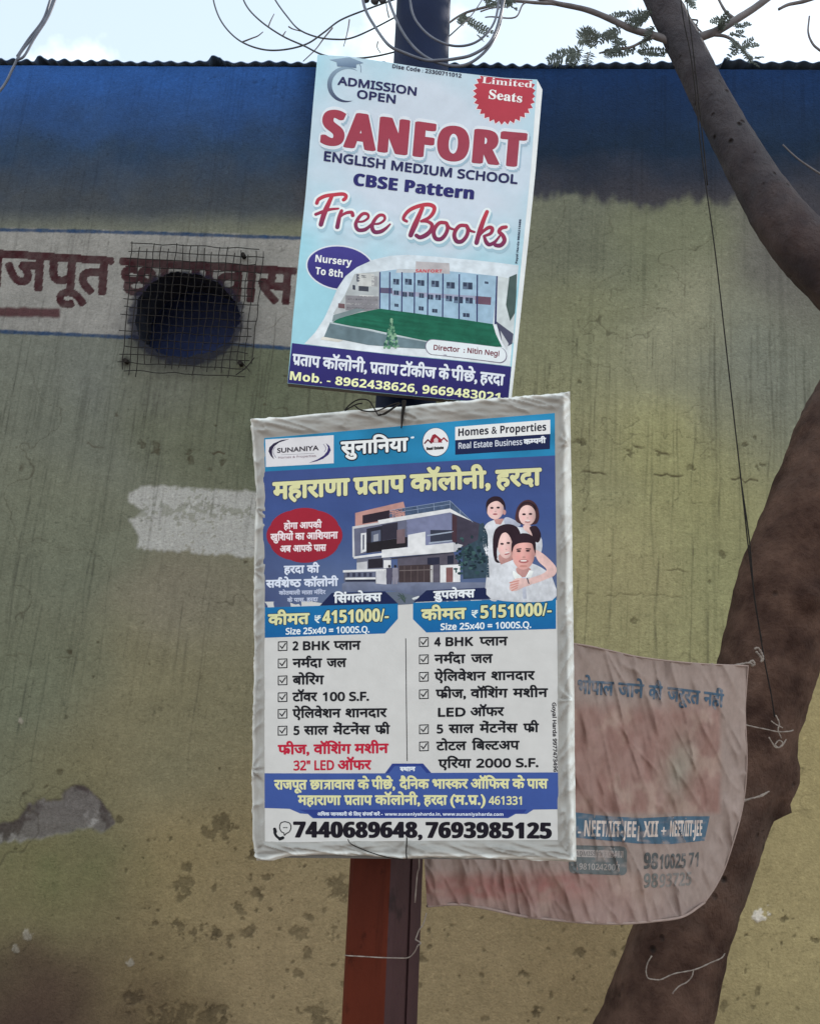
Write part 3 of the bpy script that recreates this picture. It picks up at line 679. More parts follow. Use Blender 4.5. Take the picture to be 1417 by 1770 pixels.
#=POLE
YP = -1.86
def mat_rust(name, c1, c2, spec):
    m, nt, b = new_mat(name); L = nt.links.new; tc = nt.nodes.new('ShaderNodeTexCoord')
    def noise(sc, st, det=7):
        mp = nt.nodes.new('ShaderNodeMapping'); mp.inputs['Scale'].default_value = st; n = nt.nodes.new('ShaderNodeTexNoise'); n.inputs['Scale'].default_value = sc; n.inputs['Detail'].default_value = det; n.inputs['Roughness'].default_value = .62
        L(tc.outputs['Object'], mp.inputs['Vector']); L(mp.outputs['Vector'], n.inputs['Vector']); return n.outputs['Fac']
    def ramp(src, p, a, c):
        r = nt.nodes.new('ShaderNodeValToRGB'); r.color_ramp.elements[0].position = p[0]; r.color_ramp.elements[1].position = p[1]; r.color_ramp.elements[0].color = (*a, 1); r.color_ramp.elements[1].color = (*c, 1); L(src, r.inputs['Fac']); return r.outputs['Color']
    def mixc(f, a, c):
        x = nt.nodes.new('ShaderNodeMix'); x.data_type = 'RGBA'; L(f, x.inputs[0]); L(a, x.inputs[6])
        if isinstance(c, tuple): x.inputs[7].default_value = (*c, 1)
        else: L(c, x.inputs[7])
        return x.outputs[2]
    base = ramp(noise(7, (1, 1, .3)), (.35, .65), c1, c2)
    base = mixc(ramp(noise(22, (1, 1, .6)), (.60, .70), (0, 0, 0), (.75, .75, .75)), base, tuple(v * .38 for v in c1))
    base = mixc(ramp(noise(16, (1, 1, .10)), (.56, .72), (0, 0, 0), (.55, .55, .55)), base, tuple(v * .5 for v in c1))
    base = mixc(ramp(noise(45, (1, 1, 1)), (.70, .76), (0, 0, 0), (.5, .5, .5)), base, tuple(v * 1.7 + .02 for v in c2))
    L(base, b.inputs['Base Color']); b.inputs['Roughness'].default_value = .62; b.inputs['Specular IOR Level'].default_value = spec
    bp = nt.nodes.new('ShaderNodeBump'); bp.inputs['Strength'].default_value = .3; bp.inputs['Distance'].default_value = .003; L(noise(60, (1, 1, .8)), bp.inputs['Height']); L(bp.outputs['Normal'], b.inputs['Normal'])
    return m
M['red_oxide'] = mat_rust('red_oxide_paint', (.056, .010, .005), (.094, .017, .008), .12)
M['sky_sheen_oxide'] = mat_rust('sky_sheen_paint', (.032, .014, .016), (.055, .024, .026), .25)  # same oxide with the sky's reflection painted in as a purplish tone
def build_pole():
    ptop, pmid, pbot = P(742, -260, YP), P(672, 1330, YP), P(655, 1700, YP)
    ax = (ptop - pbot).normalized()
    base = pbot - ax * (pbot.z / ax.z)
    root = empty('utility_pole', base)
    tag(root, 'leaning steel utility pole, red oxide below and dark navy above, carrying both posters', 'pole')
    sec = [(-.064, .0), (-.058, -.008), (.006, -.036), (.016, -.038), (.026, -.033), (.048, -.004), (.0495, .004), (.046, .007), (.0505, .010), (.0535, .006), (.072, .030), (.070, .042), (.040, .095), (-.045, .095), (-.068, .012)]
    jz = pmid.z
    V, Fc = [], []; n = len(sec)
    zl = np.linspace(-.3, jz, 12)
    for z in zl:
        c = base + ax * (z / ax.z)
        for (x, y) in sec: V.append((c.x + x, c.y + y, z))
    sheen_side = []; red = []
    for j in range(len(zl) - 1):
        for k in range(n):
            f = (j * n + k, j * n + (k + 1) % n, (j + 1) * n + (k + 1) % n, (j + 1) * n + k)
            (sheen_side if 3 <= k <= 11 else red).append(f)  # right-hand faces take the painted sky reflection
    o = mesh_obj('lower_shaft', V, red + sheen_side, M['red_oxide'], root)
    o.data.materials.append(M['sky_sheen_oxide'])
    for i, p in enumerate(o.data.polygons):
        if i >= len(red): p.material_index = 1
    b = MB()
    path = [base + ax * (z / ax.z) + Vector((0, .025, 0)) for z in np.linspace(jz, ptop.z + .8, 8)]
    b.tube(path, .0665, 40); o = b.build('upper_shaft', M['navy'], root, True)
    for p in o.data.polygons:
        if len(p.vertices) > 4: p.use_smooth = False
    # clamp with small shackle insulators at the very top of the picture
    for (px, py, r) in ((632, -4, .011), (648, -1, .011), (661, -2, .009)):
        p = P(px, py, YP - .02); bb = MB()
        bb.tube([(p.x, p.y, p.z + .045), (p.x, p.y, p.z + .03), (p.x, p.y, p.z + .022), (p.x, p.y, p.z + .012), (p.x, p.y, p.z + .006), (p.x, p.y, p.z - .006), (p.x, p.y, p.z - .012)],
                [r * .5, r, r * .8, r * .8, r, r * .9, r * .4], 12)
        bb.build('insulator', M['cable'], root, True)
    bb = MB(); a = P(620, -30, YP - .02); c = P(735, -28, YP - .02)
    bb.tube([a, c], .014, 8); bb.build('cross_arm', M['navy'], root)
    # galvanised tie wire bound round the shaft
    b = MB()
    b.tube(pxpath([(596, 1651, YP + .02), (602, 1652, YP - .03), (630, 1653.5, YP - .044), (655, 1655, YP - .056), (690, 1656, YP - .046), (706, 1655, YP - .012), (716, 1646, YP - .02), (722, 1634, YP - .03)], YP, 5), .0011, 6)
    b.tube(pxpath([(722, 1634, YP - .03), (727, 1630, YP - .035), (718, 1624, YP - .03)], YP, 4), .0013, 6)
    b.tube(pxpath([(718, 1624, YP - .03), (724, 1608, YP - .03), (731, 1598, YP - .035), (737, 1578, YP - .03)], YP, 4), .0012, 6)
    b.tube(pxpath([(724, 1480, YP - .02), (724, 1500, YP - .02), (721, 1512, YP - .02), (717, 1560, YP - .02)], YP, 4), .0014, 6)
    b.build('tie_wire', M['rope'], root, True)
build_pole()

#=CABLES
CAB = 'service cables looping round the pole top'
def cable(name, strands, Y, r, mat, label, group=CAB, cat='cable', seg=8):
    b = MB()
    for s_ in strands: b.tube(pxpath(s_, Y, 8), r, seg)
    return tag(b.build(name, M[mat], None, True), label, cat, group)
def build_cables():
    YC = YP - .085
    cable('looped_cable', [[(866, -30), (867, 5), (864, 40), (850, 74), (826, 100), (800, 113), (770, 112), (738, 100), (712, 78), (690, 45), (672, 0), (668, -30)]], YC, .0032, 'grey_cable', 'biggest grey cable loop sagging in front of the pole down to the poster top')
    cable('looped_cable', [[(860, -30), (861, 5), (854, 38), (836, 63), (812, 77), (782, 79), (752, 68), (728, 48), (712, 20), (706, -30)]], YC - .008, .0026, 'grey_cable', 'smaller grey cable loop higher up across the navy pole')
    cable('looped_cable', [[(872, -30), (870, 0), (858, 50), (842, 78), (815, 95), (790, 101), (764, 104), (735, 104), (700, 92, YC - .01), (672, 78, YC - .02), (648, 46), (630, 12), (624, -30)]], YC - .004, .0034, 'grey_cable', 'thick grey cable hanging from the insulators and round under the pole front')
    cable('drooping_cable', [[(366, -30), (371, 8), (386, 42), (414, 70), (452, 85), (490, 86), (530, 76), (560, 56), (590, 34), (640, 14), (690, -4)]], -1.5, .0024, 'cable', 'thin drooping cable left of the pole, lowest at the far left', 'bare stems and thin cables left of the pole')
    cable('drooping_cable', [[(412, -30), (425, 8), (450, 36), (488, 62), (525, 79), (562, 96), (610, 101), (650, 97), (690, 88)]], -1.55, .0024, 'cable', 'thin cable running diagonally down to the upper poster corner', 'bare stems and thin cables left of the pole')
    cable('drooping_cable', [[(462, -30), (476, 0), (496, 28), (517, 51), (548, 64), (580, 68), (606, 66), (640, 52), (690, 26)]], -1.45, .0024, 'cable', 'thin cable bending sharply beside the pole and rising into it', 'bare stems and thin cables left of the pole')
    cable('overhead_cable', [[(104, -40), (92, 2), (78, 36), (56, 66), (36, 92), (22, 120), (6, 150), (-30, 190)], [(108, -40), (95, 2), (82, 32), (60, 66), (43, 96), (30, 104)], [(98, -40), (86, 4), (74, 36), (50, 68), (30, 98)]], -1.2, .0042, 'grey_cable', 'bundle of pale overhead cables crossing the roof edge at far left', None)
    cable('hanging_wire', [[(1172, -40), (1180, 30), (1192, 90), (1200, 150), (1210, 250), (1222, 340), (1232, 410), (1243, 500), (1262, 670), (1280, 830), (1293, 950), (1303, 1030), (1312, 1090), (1322, 1150), (1332, 1200), (1338, 1240)],
                           [(1184, -40), (1186, 0), (1194, 60), (1202, 130), (1213, 230), (1222, 320)], [(1280, 830), (1294, 930), (1300, 1000), (1304, 1040), (1316, 1110)]], -1.26, .0019, 'wire', 'long thin dark wire hanging straight down in front of the tree branch', None)
build_cables()

#=TREE
YT = -1.0
def build_tree():
    base = P(1100, 1850, YT); base.z = 0
    root = empty('roadside_tree', base)
    tag(root, 'brown roadside tree with a leaning trunk, forked grey branch and feathery leaves', 'tree')
    d0 = lambda p: (p - CAM).dot(FW) / F
    ctl = [(1060, 2050, 215), (1098, 1880, 198), (1132, 1770, 178), (1181, 1600, 160), (1222, 1480, 160), (1262, 1360, 158), (1300, 1240, 155), (1334, 1120, 158), (1367, 1000, 162), (1408, 900, 162), (1455, 780, 160), (1497, 690, 158),
           (1528, 605, 146), (1502, 532, 120), (1440, 472, 104), (1376, 412, 92), (1320, 335, 76), (1270, 250, 68), (1222, 160, 61), (1180, 75, 57), (1141, -5, 53), (1090, -110, 50), (1040, -230, 44)]
    pts = [P(a, b_, YT + (0 if b_ > 400 else -.05 * (400 - b_) / 400)) for a, b_, w in ctl]
    rad = [w / 2 * d0(p) for (a, b_, w), p in zip(ctl, pts)]
    path = crom([(*p, r) for p, r in zip(pts, rad)], 10); rr = path[:, 3]; path = path[:, :3]
    knots = [(P(1352, 1345, YT - .03), .055, .26), (P(1348, 1300, YT - .03), .035, .14), (P(1338, 1392, YT - .02), .03, .30), (P(1358, 1318, YT), .022, .16), (P(1345, 1368, YT - .05), .018, .18), (P(1405, 1032, YT - .15), .035, .22), (P(1300, 940, YT - .1), .03, .16), 
             (P(1292, 300, YT - .12), .03, .12), (P(1345, 370, YT - .1), .035, .14), (P(1345, 1170, YT - .15), .04, .08), (P(1310, 380, YT), .04, .12)]
    def rf(i, th, c, dv):
        q = c + dv * rr[i]
        v = 1 + .09 * (fbm(th * 1.4 + 3, i * .10, 3) - .5) + .05 * (vn(th * 6 + 9, i * .5) - .5) + .035 * (vn(th * 11 + 4, i * 1.3) - .5) + .035 * math.sin(2 * th + i * .05)
        for kp, kr, ka in knots:
            dd = (Vector(q) - kp).length
            if dd < kr * 2.5: v += ka * math.exp(-(dd / kr) ** 2)
        return v
    b = MB(); b.tube(path, rr, 44, rf)
    # ragged scar lumps on the burl
    o = b.build('trunk', M['bark'], root, True)
    o['label'] = 'leaning dark brown trunk bending into a grey upper limb'
    # second limb of the fork, leaving the picture on the right
    b = MB(); pp = [P(1510, 660, YT), P(1560, 540, YT + .05), P(1620, 400, YT + .1), P(1700, 220, YT + .2), P(1780, 0, YT + .25)]
    b.tube(crom([p[:] for p in pp], 6), np.interp(np.arange(25), [0, 24], [.105, .05]), 20, lambda i, th, c, dv: 1 + .08 * (fbm(th * 2, i * .2, 3) - .5))
    b.build('limb', M['bark'], root, True)
    # side branches, thin twigs
    def branch(pts, r1, r2, Y=YT - .05, name='branch', mat='twig'):
        q = pxpath(pts, Y, 6); bb = MB()
        bb.tube(q, np.linspace(r1, r2, len(q)), 8, lambda i, th, c, dv: 1 + .12 * (vn(i * .7 + 3, th) - .5))
        return bb.build(name, M[mat], root, True)
    branch([(1160, 72), (1125, 60), (1090, 50), (1052, 32), (1010, 16), (962, 6), (920, -6), (880, -20)], .013, .006)
    branch([(1190, 70), (1222, 60), (1245, 50), (1275, 32), (1306, 12), (1340, -14), (1380, -50)], .015, .012)
    branch([(1232, 60), (1256, 64), (1280, 82), (1298, 108)], .006, .003)
    branch([(1268, 32), (1252, 18), (1238, -8)], .005, .004)
    branch([(1135, 62), (1110, 72), (1088, 82), (1060, 86), (1035, 92)], .006, .003)
    branch([(962, 6), (930, 5), (880, 2), (840, 12), (800, 24), (770, 44), (740, 66)], .006, .003)
    branch([(960, 8), (930, 4), (905, 6), (890, 30), (850, 29), (838, 30)], .004, .002)
    branch([(1345, 16), (1362, 8), (1390, 2), (1425, -10)], .005, .007)
    branch([(1417, 88), (1404, 76), (1396, 56), (1398, 28)], .004, .003)
    branch([(1352, 250), (1375, 272), (1400, 290), (1425, 306)], .0022, .0035)
    branch([(1202, 45), (1205, 36), (1198, 34), (1186, 34)], .003, .003)
    branch([(1190, 34), (1200, 44), (1214, 58)], .003, .003)
    # fine bare twigs over the cables beside the pole
    for q in ([(575, 48), (560, 66), (545, 86), (524, 106)], [(418, 73), (436, 66), (446, 62), (455, 55)], [(464, 46), (468, 36), (474, 24)], [(489, 62), (494, 54)], [(499, 46), (506, 50), (520, 54)],
              [(604, 34), (602, 48), (598, 66), (594, 80)], [(653, 72), (652, 82), (658, 92)], [(672, 30), (668, 10), (666, -20)], [(762, 75), (790, 50), (815, 26), (838, -8)], [(830, 20), (850, 14), (880, 12)]):
        branch(q, .0024, .0014, -1.4)
    # feathery leaves: each a rachis with rows of narrow leaflets
    rg = random.Random(4)
    def frond(a, c, w, n, Y, sag=.06):
        A, B = P(a[0], a[1], Y), P(c[0], c[1], Y - rg.uniform(-.05, .05)); L = (B - A).length
        ax = (B - A).normalized(); sd_ = ax.cross(Vector((rg.uniform(-.4, .4), 1, rg.uniform(-.3, .3)))).normalized(); nn = ax.cross(sd_)
        V, Fc = [], []
        pt = lambda t: A + ax * (L * t) + Vector((0, 0, -sag * L * (t * t - t) * -1.2 - sag * L * t * t))
        bb = MB(); bb.tube([pt(t)[:] for t in np.linspace(0, 1, 7)], np.linspace(.0013, .0006, 7), 5)
        wl = w * d0(A)
        for k in range(1, n + 1):
            t = k / n; p = pt(t * .98 + .01)
            prof = wl * (math.sin(math.pi * min(1, t * .86 + .14)) ** .6)
            for s_ in (-1, 1):
                if rg.random() < .06: continue
                dl = (sd_ * s_ + ax * rg.uniform(.25, .45) + nn * rg.uniform(-.2, .2)).normalized(); e = prof * rg.uniform(.95, 1.3); hw = L / n * .52
                m1 = p + dl * e * .5; tip = p + dl * e
                bb.add([(p - ax * hw * .5)[:], (m1 - ax * hw)[:], tip[:], (m1 + ax * hw + nn * hw * .3)[:], (p + ax * hw * .5)[:]], [(0, 1, 2, 3, 4)])
        bb.build('leaf_frond', M['leaf'], root)
    YF = YT - .06
    for a, c, w, n in (((1004, 86), (944, 106), 17, 13), ((1006, 84), (978, 110), 12, 10), ((1020, 88), (1012, 112), 12, 9), ((1030, 84), (1002, 52), 14, 11), ((1020, 60), (1000, 66), 18, 8), ((1036, 66), (1002, 46), 12, 9),
                       ((1070, 66), (1040, 58), 12, 10), ((1070, 50), (1034, 74), 10, 10), ((1110, 40), (1076, 36), 12, 10), ((1120, 30), (1080, 28), 13, 10), ((1090, 22), (1050, 26), 10, 9), ((1126, 14), (1096, 40), 9, 9),
                       ((1040, 92), (1098, 88), 10, 12), ((1098, 88), (1150, 94), 9, 13), ((1060, 88), (1044, 98), 10, 8), ((1120, 60), (1104, 82), 9, 8), ((1080, 80), (1064, 64), 9, 8), ((1128, 46), (1112, 66), 8, 8), ((1062, 70), (1064, 90), 8, 7), ((1112, 100), (1124, 108), 5, 6),
                       ((1240, 54), (1262, 26), 8, 8), ((1262, 66), (1276, 92), 9, 10), ((1280, 82), (1300, 108), 8, 9), ((1280, 84), (1312, 74), 8, 8), ((1270, 46), (1294, 42), 8, 8), ((1254, 32), (1230, 38), 8, 8), ((1296, 102), (1320, 96), 6, 7), ((1262, 60), (1290, 62), 7, 8), ((1276, 72), (1266, 96), 7, 7),
                       ((1186, 34), (1206, 46), 6, 7), ((1180, -6), (1204, 14), 7, 7), ((1200, -8), (1192, 14), 6, 6), ((800, 30), (846, 62), 8, 14), ((806, 24), (790, 40), 7, 7), ((846, 8), (888, 4), 10, 11), ((860, -6), (896, 16), 8, 8), ((838, -10), (852, 12), 8, 7), ((824, 60), (836, 70), 6, 6), ((800, 44), (796, 24), 6, 6)):
        frond(a, c, w, n, YF if a[0] > 900 else -1.25)
        if w > 6.5:
            j = lambda q, m: (q[0] + rg.uniform(-m, m), q[1] + rg.uniform(-m, m * .6))
            frond(j(a, 5), j(c, 13), w * rg.uniform(.8, 1.05), n, (YF if a[0] > 900 else -1.25) + rg.uniform(-.08, .08))
build_tree()
#=POSTERS
def plane_surf(px0, py0, Y, yaw, wave):
    """hanging sheet: vertical plane through a point, turned by yaw (right edge away when positive), with a gentle wave"""
    p0 = np.array(P(px0, py0, Y)[:]); yw = math.radians(yaw)
    n = np.array([math.sin(yw), -math.cos(yw), 0.0])          # towards the viewer's side
    def f(px, py, lift):
        d = rays(np.asarray(px, float), np.asarray(py, float))
        t = ((p0 - CAM_) @ n) / (d @ n)
        return CAM_ + d * t[:, None] + np.outer(wave(np.asarray(px, float), np.asarray(py, float)) + lift, n)
    f.n = n
    return f
def edge_interp(e, t):
    e = np.array(e, float); s_ = np.r_[0, np.cumsum(np.linalg.norm(np.diff(e, axis=0), axis=1))]; s_ /= s_[-1]
    return np.stack([np.interp(t, s_, e[:, 0]), np.interp(t, s_, e[:, 1])], -1)
def coons(top, bot, left, right, nu, nv):
    u = np.linspace(0, 1, nu); v = np.linspace(0, 1, nv)
    T, B_, L, R = edge_interp(top, u), edge_interp(bot, u), edge_interp(left, v), edge_interp(right, v)
    U, V = np.meshgrid(u, v); U = U[..., None]; V = V[..., None]
    S = (1 - V) * T[None] + V * B_[None] + (1 - U) * L[:, None] + U * R[:, None] \
        - ((1 - U) * (1 - V) * T[0] + U * (1 - V) * T[-1] + (1 - U) * V * B_[0] + U * V * B_[-1])
    return S.reshape(-1, 2), U[..., 0].ravel(), V[..., 0].ravel()
def gridfaces(nu, nv): return [(j * nu + i, (j + 1) * nu + i, (j + 1) * nu + i + 1, j * nu + i + 1) for j in range(nv - 1) for i in range(nu - 1)]
def frame_bars(root, surf, corners, lift, w, mat, name='frame'):
    """square tube frame behind the sheet"""
    q = [surf(np.array([c[0]]), np.array([c[1]]), lift)[0] for c in corners]; b = MB()
    for i in range(4):
        a, c = q[i], q[(i + 1) % 4]; d = (c - a) / np.linalg.norm(c - a); s2 = np.cross(d, surf.n); V = []
        for e in (a - d * w / 2, c + d * w / 2):
            for sx, sy in ((-1, -1), (1, -1), (1, 1), (-1, 1)): V.append(e + s2 * w / 2 * sx + surf.n * w / 2 * sy + surf.n * (.0007 if i % 2 else 0))
        b.add(V, [(0, 1, 2, 3), (7, 6, 5, 4), (0, 4, 5, 1), (1, 5, 6, 2), (2, 6, 7, 3), (3, 7, 4, 0)])
    b.build(name, mat, root)
def grad(c1, c2, y1, y2):
    a, b_ = np.array(alb(*c1)), np.array(alb(*c2))
    return lambda V: a + (b_ - a) * np.clip((V[:, 1] - y1) / (y2 - y1), 0, 1)[:, None]

def build_school_poster():
    p = P(720, 690, -1.945); root = empty('school_poster', p)
    tag(root, 'upper light blue school admission poster with big red heading, tilted on the pole', 'poster')
    def wave(px, py): return .0022 * np.sin((px - 540) / 62 + (py - 100) / 150) + .0016 * np.sin(py / 47 + px / 130) + .003 * (fbm(px / 90, py / 70, 3) - .5)
    surf = plane_surf(720, 400, -1.955, 5.0, wave)
    top = [(549, 95), (600, 99), (660, 108), (725, 117), (800, 126), (870, 133), (928, 137)]
    left = [(549, 95), (540, 200), (529, 330), (517, 450), (506, 560), (497, 662)]
    right = [(928, 137), (918, 280), (906, 400), (894, 520), (884, 630), (877, 702)]
    bot = [(497, 662), (580, 670.5), (650, 678.5), (760, 690), (877, 702)]
    S, U, V = coons(top, bot, left, right, 60, 90)
    # blank sheet: pale blue cloud in the middle, cyan towards the edges
    q = np.hypot((U - .52) / .62, (V - .27) / .36) + (fbm(S[:, 0] / 60, S[:, 1] / 60, 3) - .5) * .5
    t = np.clip((q - .55) / .75, 0, 1)[:, None]
    a, b_ = np.array(alb(190, 196, 212)), np.array(alb(150, 194, 212))
    c = a * (1 - t) + b_ * t
    streak = (vn(S[:, 0] / 160 + 3, S[:, 1] / 2.6) - .5) * sstep(.35, .6, V) * sstep(.7, .5, V) * .22
    c = c * (1 + streak)[:, None]
    W_ = surf(S[:, 0], S[:, 1], np.zeros(len(S)))
    mesh_obj('printed_sheet', W_, gridfaces(60, 90), M['print'], root, c, True)
    # folded white selvedge on the right and the lapped left edge
    S2, U2, V2 = coons([(928.5, 137), (934, 146), (938, 151)], [(877.5, 702), (880, 702), (883, 700)], right, [(938, 151), (926, 290), (913, 420), (900, 545), (883, 700)], 5, 60)
    W2 = surf(S2[:, 0], S2[:, 1], -.0005 - .006 * U2 ** 2)
    cw = np.array(alb(214, 214, 220))[None] * (1 + .1 * (fbm(S2[:, 0] / 9, S2[:, 1] / 20) - .5))[:, None]
    mesh_obj('selvedge', W2, gridfaces(5, 60), M['vinyl'], root, cw, True)
    frame_bars(root, surf, [(556, 106), (922, 148), (875, 692), (504, 654)], -.0155, .018, M['frame'])
    s = Sheet(root, surf, (.085, -.996), M['print'])
    NV = alb(42, 42, 84); WH = alb(206, 208, 220)
    # graduation cap logo
    pts = []
    cx, cy, R = 597, 148, 31
    A0, A1 = math.radians(-48), math.radians(-295)
    for k in range(31):
        a_ = A0 + (A1 - A0) * k / 30; pts.append((cx + R * math.cos(a_), cy + R * math.sin(a_)))
    for k in range(30, -1, -1):
        f_ = k / 30; a_ = A0 + (A1 - A0) * f_; th = 7.5 * math.sin(math.pi * f_) ** .8; pts.append((cx + (R - th) * math.cos(a_) + .3, cy + (R - th) * math.sin(a_)))
    s.poly('logo', pts, grad((128, 146, 168), (52, 56, 88), 120, 180), 2)
    s.poly('logo', [(570, 104.5), (604, 100.5), (629, 111), (616, 113.5), (616, 120), (606, 118.5), (594, 117), (583, 116.5), (582, 109)], grad((134, 152, 176), (92, 110, 138), 101, 119), 3)
    s.stroke('logo', [(622, 113), (624, 119), (624, 127)], 1.0, alb(110, 122, 146), 3)
    s.text('logo', 'ADMISSION', (584.3, 148.2), (718.6, 165.2), 13.2, NV, 'reg', .85)
    s.text('logo', 'OPEN', (617.6, 171.3), (682.5, 179.3), 13.2, NV, 'reg', .85)
    s.text('serial_line', 'Dise Code : 23300711012', (678, 119.5), (797, 134), 6.6, alb(58, 58, 78), 'bold', .1)
    # limited seats burst
    pts = []
    for k in range(64):
        a_ = 2 * math.pi * k / 64; r_ = 55 if k % 2 else 48.5; x, y = 872 + r_ * math.cos(a_), 161 + r_ * .98 * math.sin(a_)
        yt = np.interp(x, [549, 725, 870, 928], [95, 117, 133, 137]) + 1.5; xr_ = np.interp(y, [137, 280, 400], [926.5, 917, 905])
        pts.append((min(x, xr_), max(y, yt)))
    s.poly('badge', [(872 + (x - 872) * 1.035 if x < 920 else x, 161 + (y - 161) * 1.035 if y > 150 else y) for x, y in pts], alb(222, 206, 214), 1.5)
    s.poly('badge', pts, grad((172, 58, 74), (164, 58, 72), 120, 215), 2)
    s.text('badge', 'Limited', (832.5, 142.5), (919.5, 151), 11.5, alb(232, 214, 220), 'serif', 0)
    s.text('badge', 'Seats', (844.5, 169), (901.5, 176.5), 16, alb(236, 220, 224), 'serif', .3)
    # heading
    s.text('headline', 'SANFORT', (558, 249.5), (902, 289), 57, grad((152, 58, 76), (144, 62, 80), 190, 290), 'bold', (4.6, 1.9), 5, out=7.6, outcol=WH, shadow=((2.5, 4), alb(150, 170, 190)), n=14, track=.075)
    s.text('subheading', 'ENGLISH MEDIUM SCHOOL', (560.6, 278.2), (892.6, 319.2), 15.2, NV, 'reg', .95)
    s.text('subheading', 'CBSE Pattern', (611.6, 320), (817, 344.6), 20.5, alb(44, 42, 100), 'bold', (1.5, .5), track=.03)
    # brush script
    k_ = 3.5425
    z = lambda L: [(520 + x / k_, 320 + y / k_) for x, y in L]
    st = [([(98,112),(110,88),(150,68),(205,60),(255,56),(276,66),(272,84),(262,92)], 21), ([(192,66),(172,110),(150,160),(135,205),(124,246)], [20,30,27]), ([(92,182),(128,168),(176,152),(230,146)], [18,20,12]),
          ([(250,160),(236,200),(224,262)], [20,25]), ([(230,215),(252,188),(282,172),(312,170),(318,188)], [10,18,22]),
          ([(345,228),(382,224),(412,202),(408,180),(380,178),(352,206),(336,245),(350,277),(385,278),(412,262),(438,236)], [12,14,18,20,22,22,14]),
          ([(436,240),(480,236),(512,212),(508,188),(480,186),(452,214),(436,254),(450,288),(488,286),(520,266),(546,240)], [12,14,18,20,24,22,10]),
          ([(648,222),(628,208),(640,178),(670,150),(720,128),(778,118),(814,132),(812,165),(784,200),(736,222)], [16,20,22,24,22,16]), ([(744,138),(722,190),(700,240),(684,275),(672,306)], [22,32,28]),
          ([(736,222),(776,224),(802,244),(796,276),(768,304),(730,320),(706,308)], [14,22,26,22]),
          ([(884,232),(850,232),(824,258),(812,294),(826,328),(858,330),(886,300),(898,262),(890,234),(908,262),(940,274)], [20,22,24,22,20,12]),
          ([(1010,250),(974,250),(948,276),(938,310),(952,344),(984,346),(1012,316),(1022,280),(1014,252),(1034,280),(1062,290)], [20,22,24,22,20,12]),
          ([(1138,168),(1118,215),(1098,272),(1084,318),(1074,356)], [22,28,26]), ([(1090,316),(1118,284),(1150,264),(1170,272),(1160,300),(1120,316)], [12,20,22,14]), ([(1120,316),(1132,350),(1152,368),(1186,352),(1214,318)], [16,24,20,12]),
          ([(1254,262),(1226,268),(1212,290),(1236,316),(1244,346),(1222,372),(1190,372),(1184,360)], [20,22,24,24,18])]
    for i, (L, w) in enumerate(st):
        w = np.atleast_1d(w) / k_
        s.stroke('script_line', np.array(z(L)) + (2.2, 5.5), w + 9.0, alb(152, 178, 196), 1.4 + .01 * i, sp=4)
        s.stroke('script_line', z(L), w + 8.5, alb(214, 218, 228), 2.6 + .01 * i, sp=4)
    for i, (L, w) in enumerate(st):
        sl = 45 / 400
        def cf(V):
            yy = V[:, 1] - (V[:, 0] - 545) * sl
            t_ = np.clip((yy - 340) / 55, 0, 1)[:, None]; return np.array(alb(176, 58, 74)) * (1 - t_) + np.array(alb(104, 46, 84)) * t_
        s.stroke('script_line', z(L), np.atleast_1d(w) / k_ * 1.08, cf, 4 + .06 * i, sp=6)
    # class range oval, white swoosh, school picture
    s.ell('oval_badge', 588.5, 463.5, 59.5, 38.5, WH, 1, 40, .1)
    s.ell('oval_badge', 588.5, 463.5, 57, 36, grad((66, 60, 132), (48, 42, 108), 430, 500), 2, 40, .1)
    s.text('oval_badge', 'Nursery', (545.4, 454), (607.4, 460), 12, alb(224, 224, 236), 'bold', .15, 3)
    s.text('oval_badge', 'To 8th', (545.4, 474.8), (592, 480), 12, alb(224, 224, 236), 'bold', .15, 3)
    s.poly('picture', [(526, 594), (545, 574), (560, 551), (572, 525), (583, 499), (597, 478), (617, 462), (645, 449), (675, 442), (705, 440), (750, 443), (818, 450), (896, 459), (881, 634), (700, 614)], grad((196, 202, 214), (212, 214, 222), 440, 630), 3.6)
    zz = lambda L: [(500 + x / k_, 420 + y / k_) for x, y in L]
    pc = lambda L, c, l=4.6: s.poly('picture', zz(L), c if callable(c) else alb(*c), l)
    pc([(400,190),(560,172),(560,420),(300,470),(270,430),(300,380),(340,320)], (168,170,176))
    pc([(1275,205),(1390,225),(1370,620),(1260,480)], (190,194,200))
    pc([(1345,210),(1392,190),(1388,330),(1380,430),(1350,480),(1325,380)], (70,84,84), 5.0)
    for x0, y0, x1, y1, c in ((420,185,520,262,(186,184,186)),(345,320,545,410,(132,128,136)),(425,262,485,292,(64,66,78)),(388,256,404,284,(50,54,70)),(300,368,340,396,(110,84,90)),(440,196,470,210,(110,110,118)),(360,338,540,346,(96,94,102)),(350,366,540,374,(164,160,164)),(350,390,540,397,(104,100,108)),(500,200,540,262,(150,148,154)),(412,190,432,236,(90,92,104)),(430,316,520,324,(200,198,200))):
        pc([(x0, y0), (x1, y0 + 4), (x1, y1 + 4), (x0, y1)], c, 5.0)
    pc([(555,175),(690,158),(850,160),(1275,205),(1245,500),(1030,466),(770,428),(555,398)], (148,172,196), 5.2)
    pc([(775,112),(978,124),(982,190),(772,182)], (176,168,174), 5.4)
    pc([(660,158),(780,160),(780,182),(652,182)], (176,176,184), 5.3)
    s.text('picture', 'SANFORT', zz([(772, 180)])[0], zz([(934, 182)])[0], 5.2, alb(190, 70, 84), 'bold', .1, 6.4)
    gx = [555, 615, 690, 767, 848, 940, 1040, 1150, 1270]
    yb = lambda x: np.interp(x, [555, 770, 1030, 1245], [398, 428, 466, 500]); yt_ = lambda x: np.interp(x, [555, 690, 850, 1275], [178, 178, 182, 205])
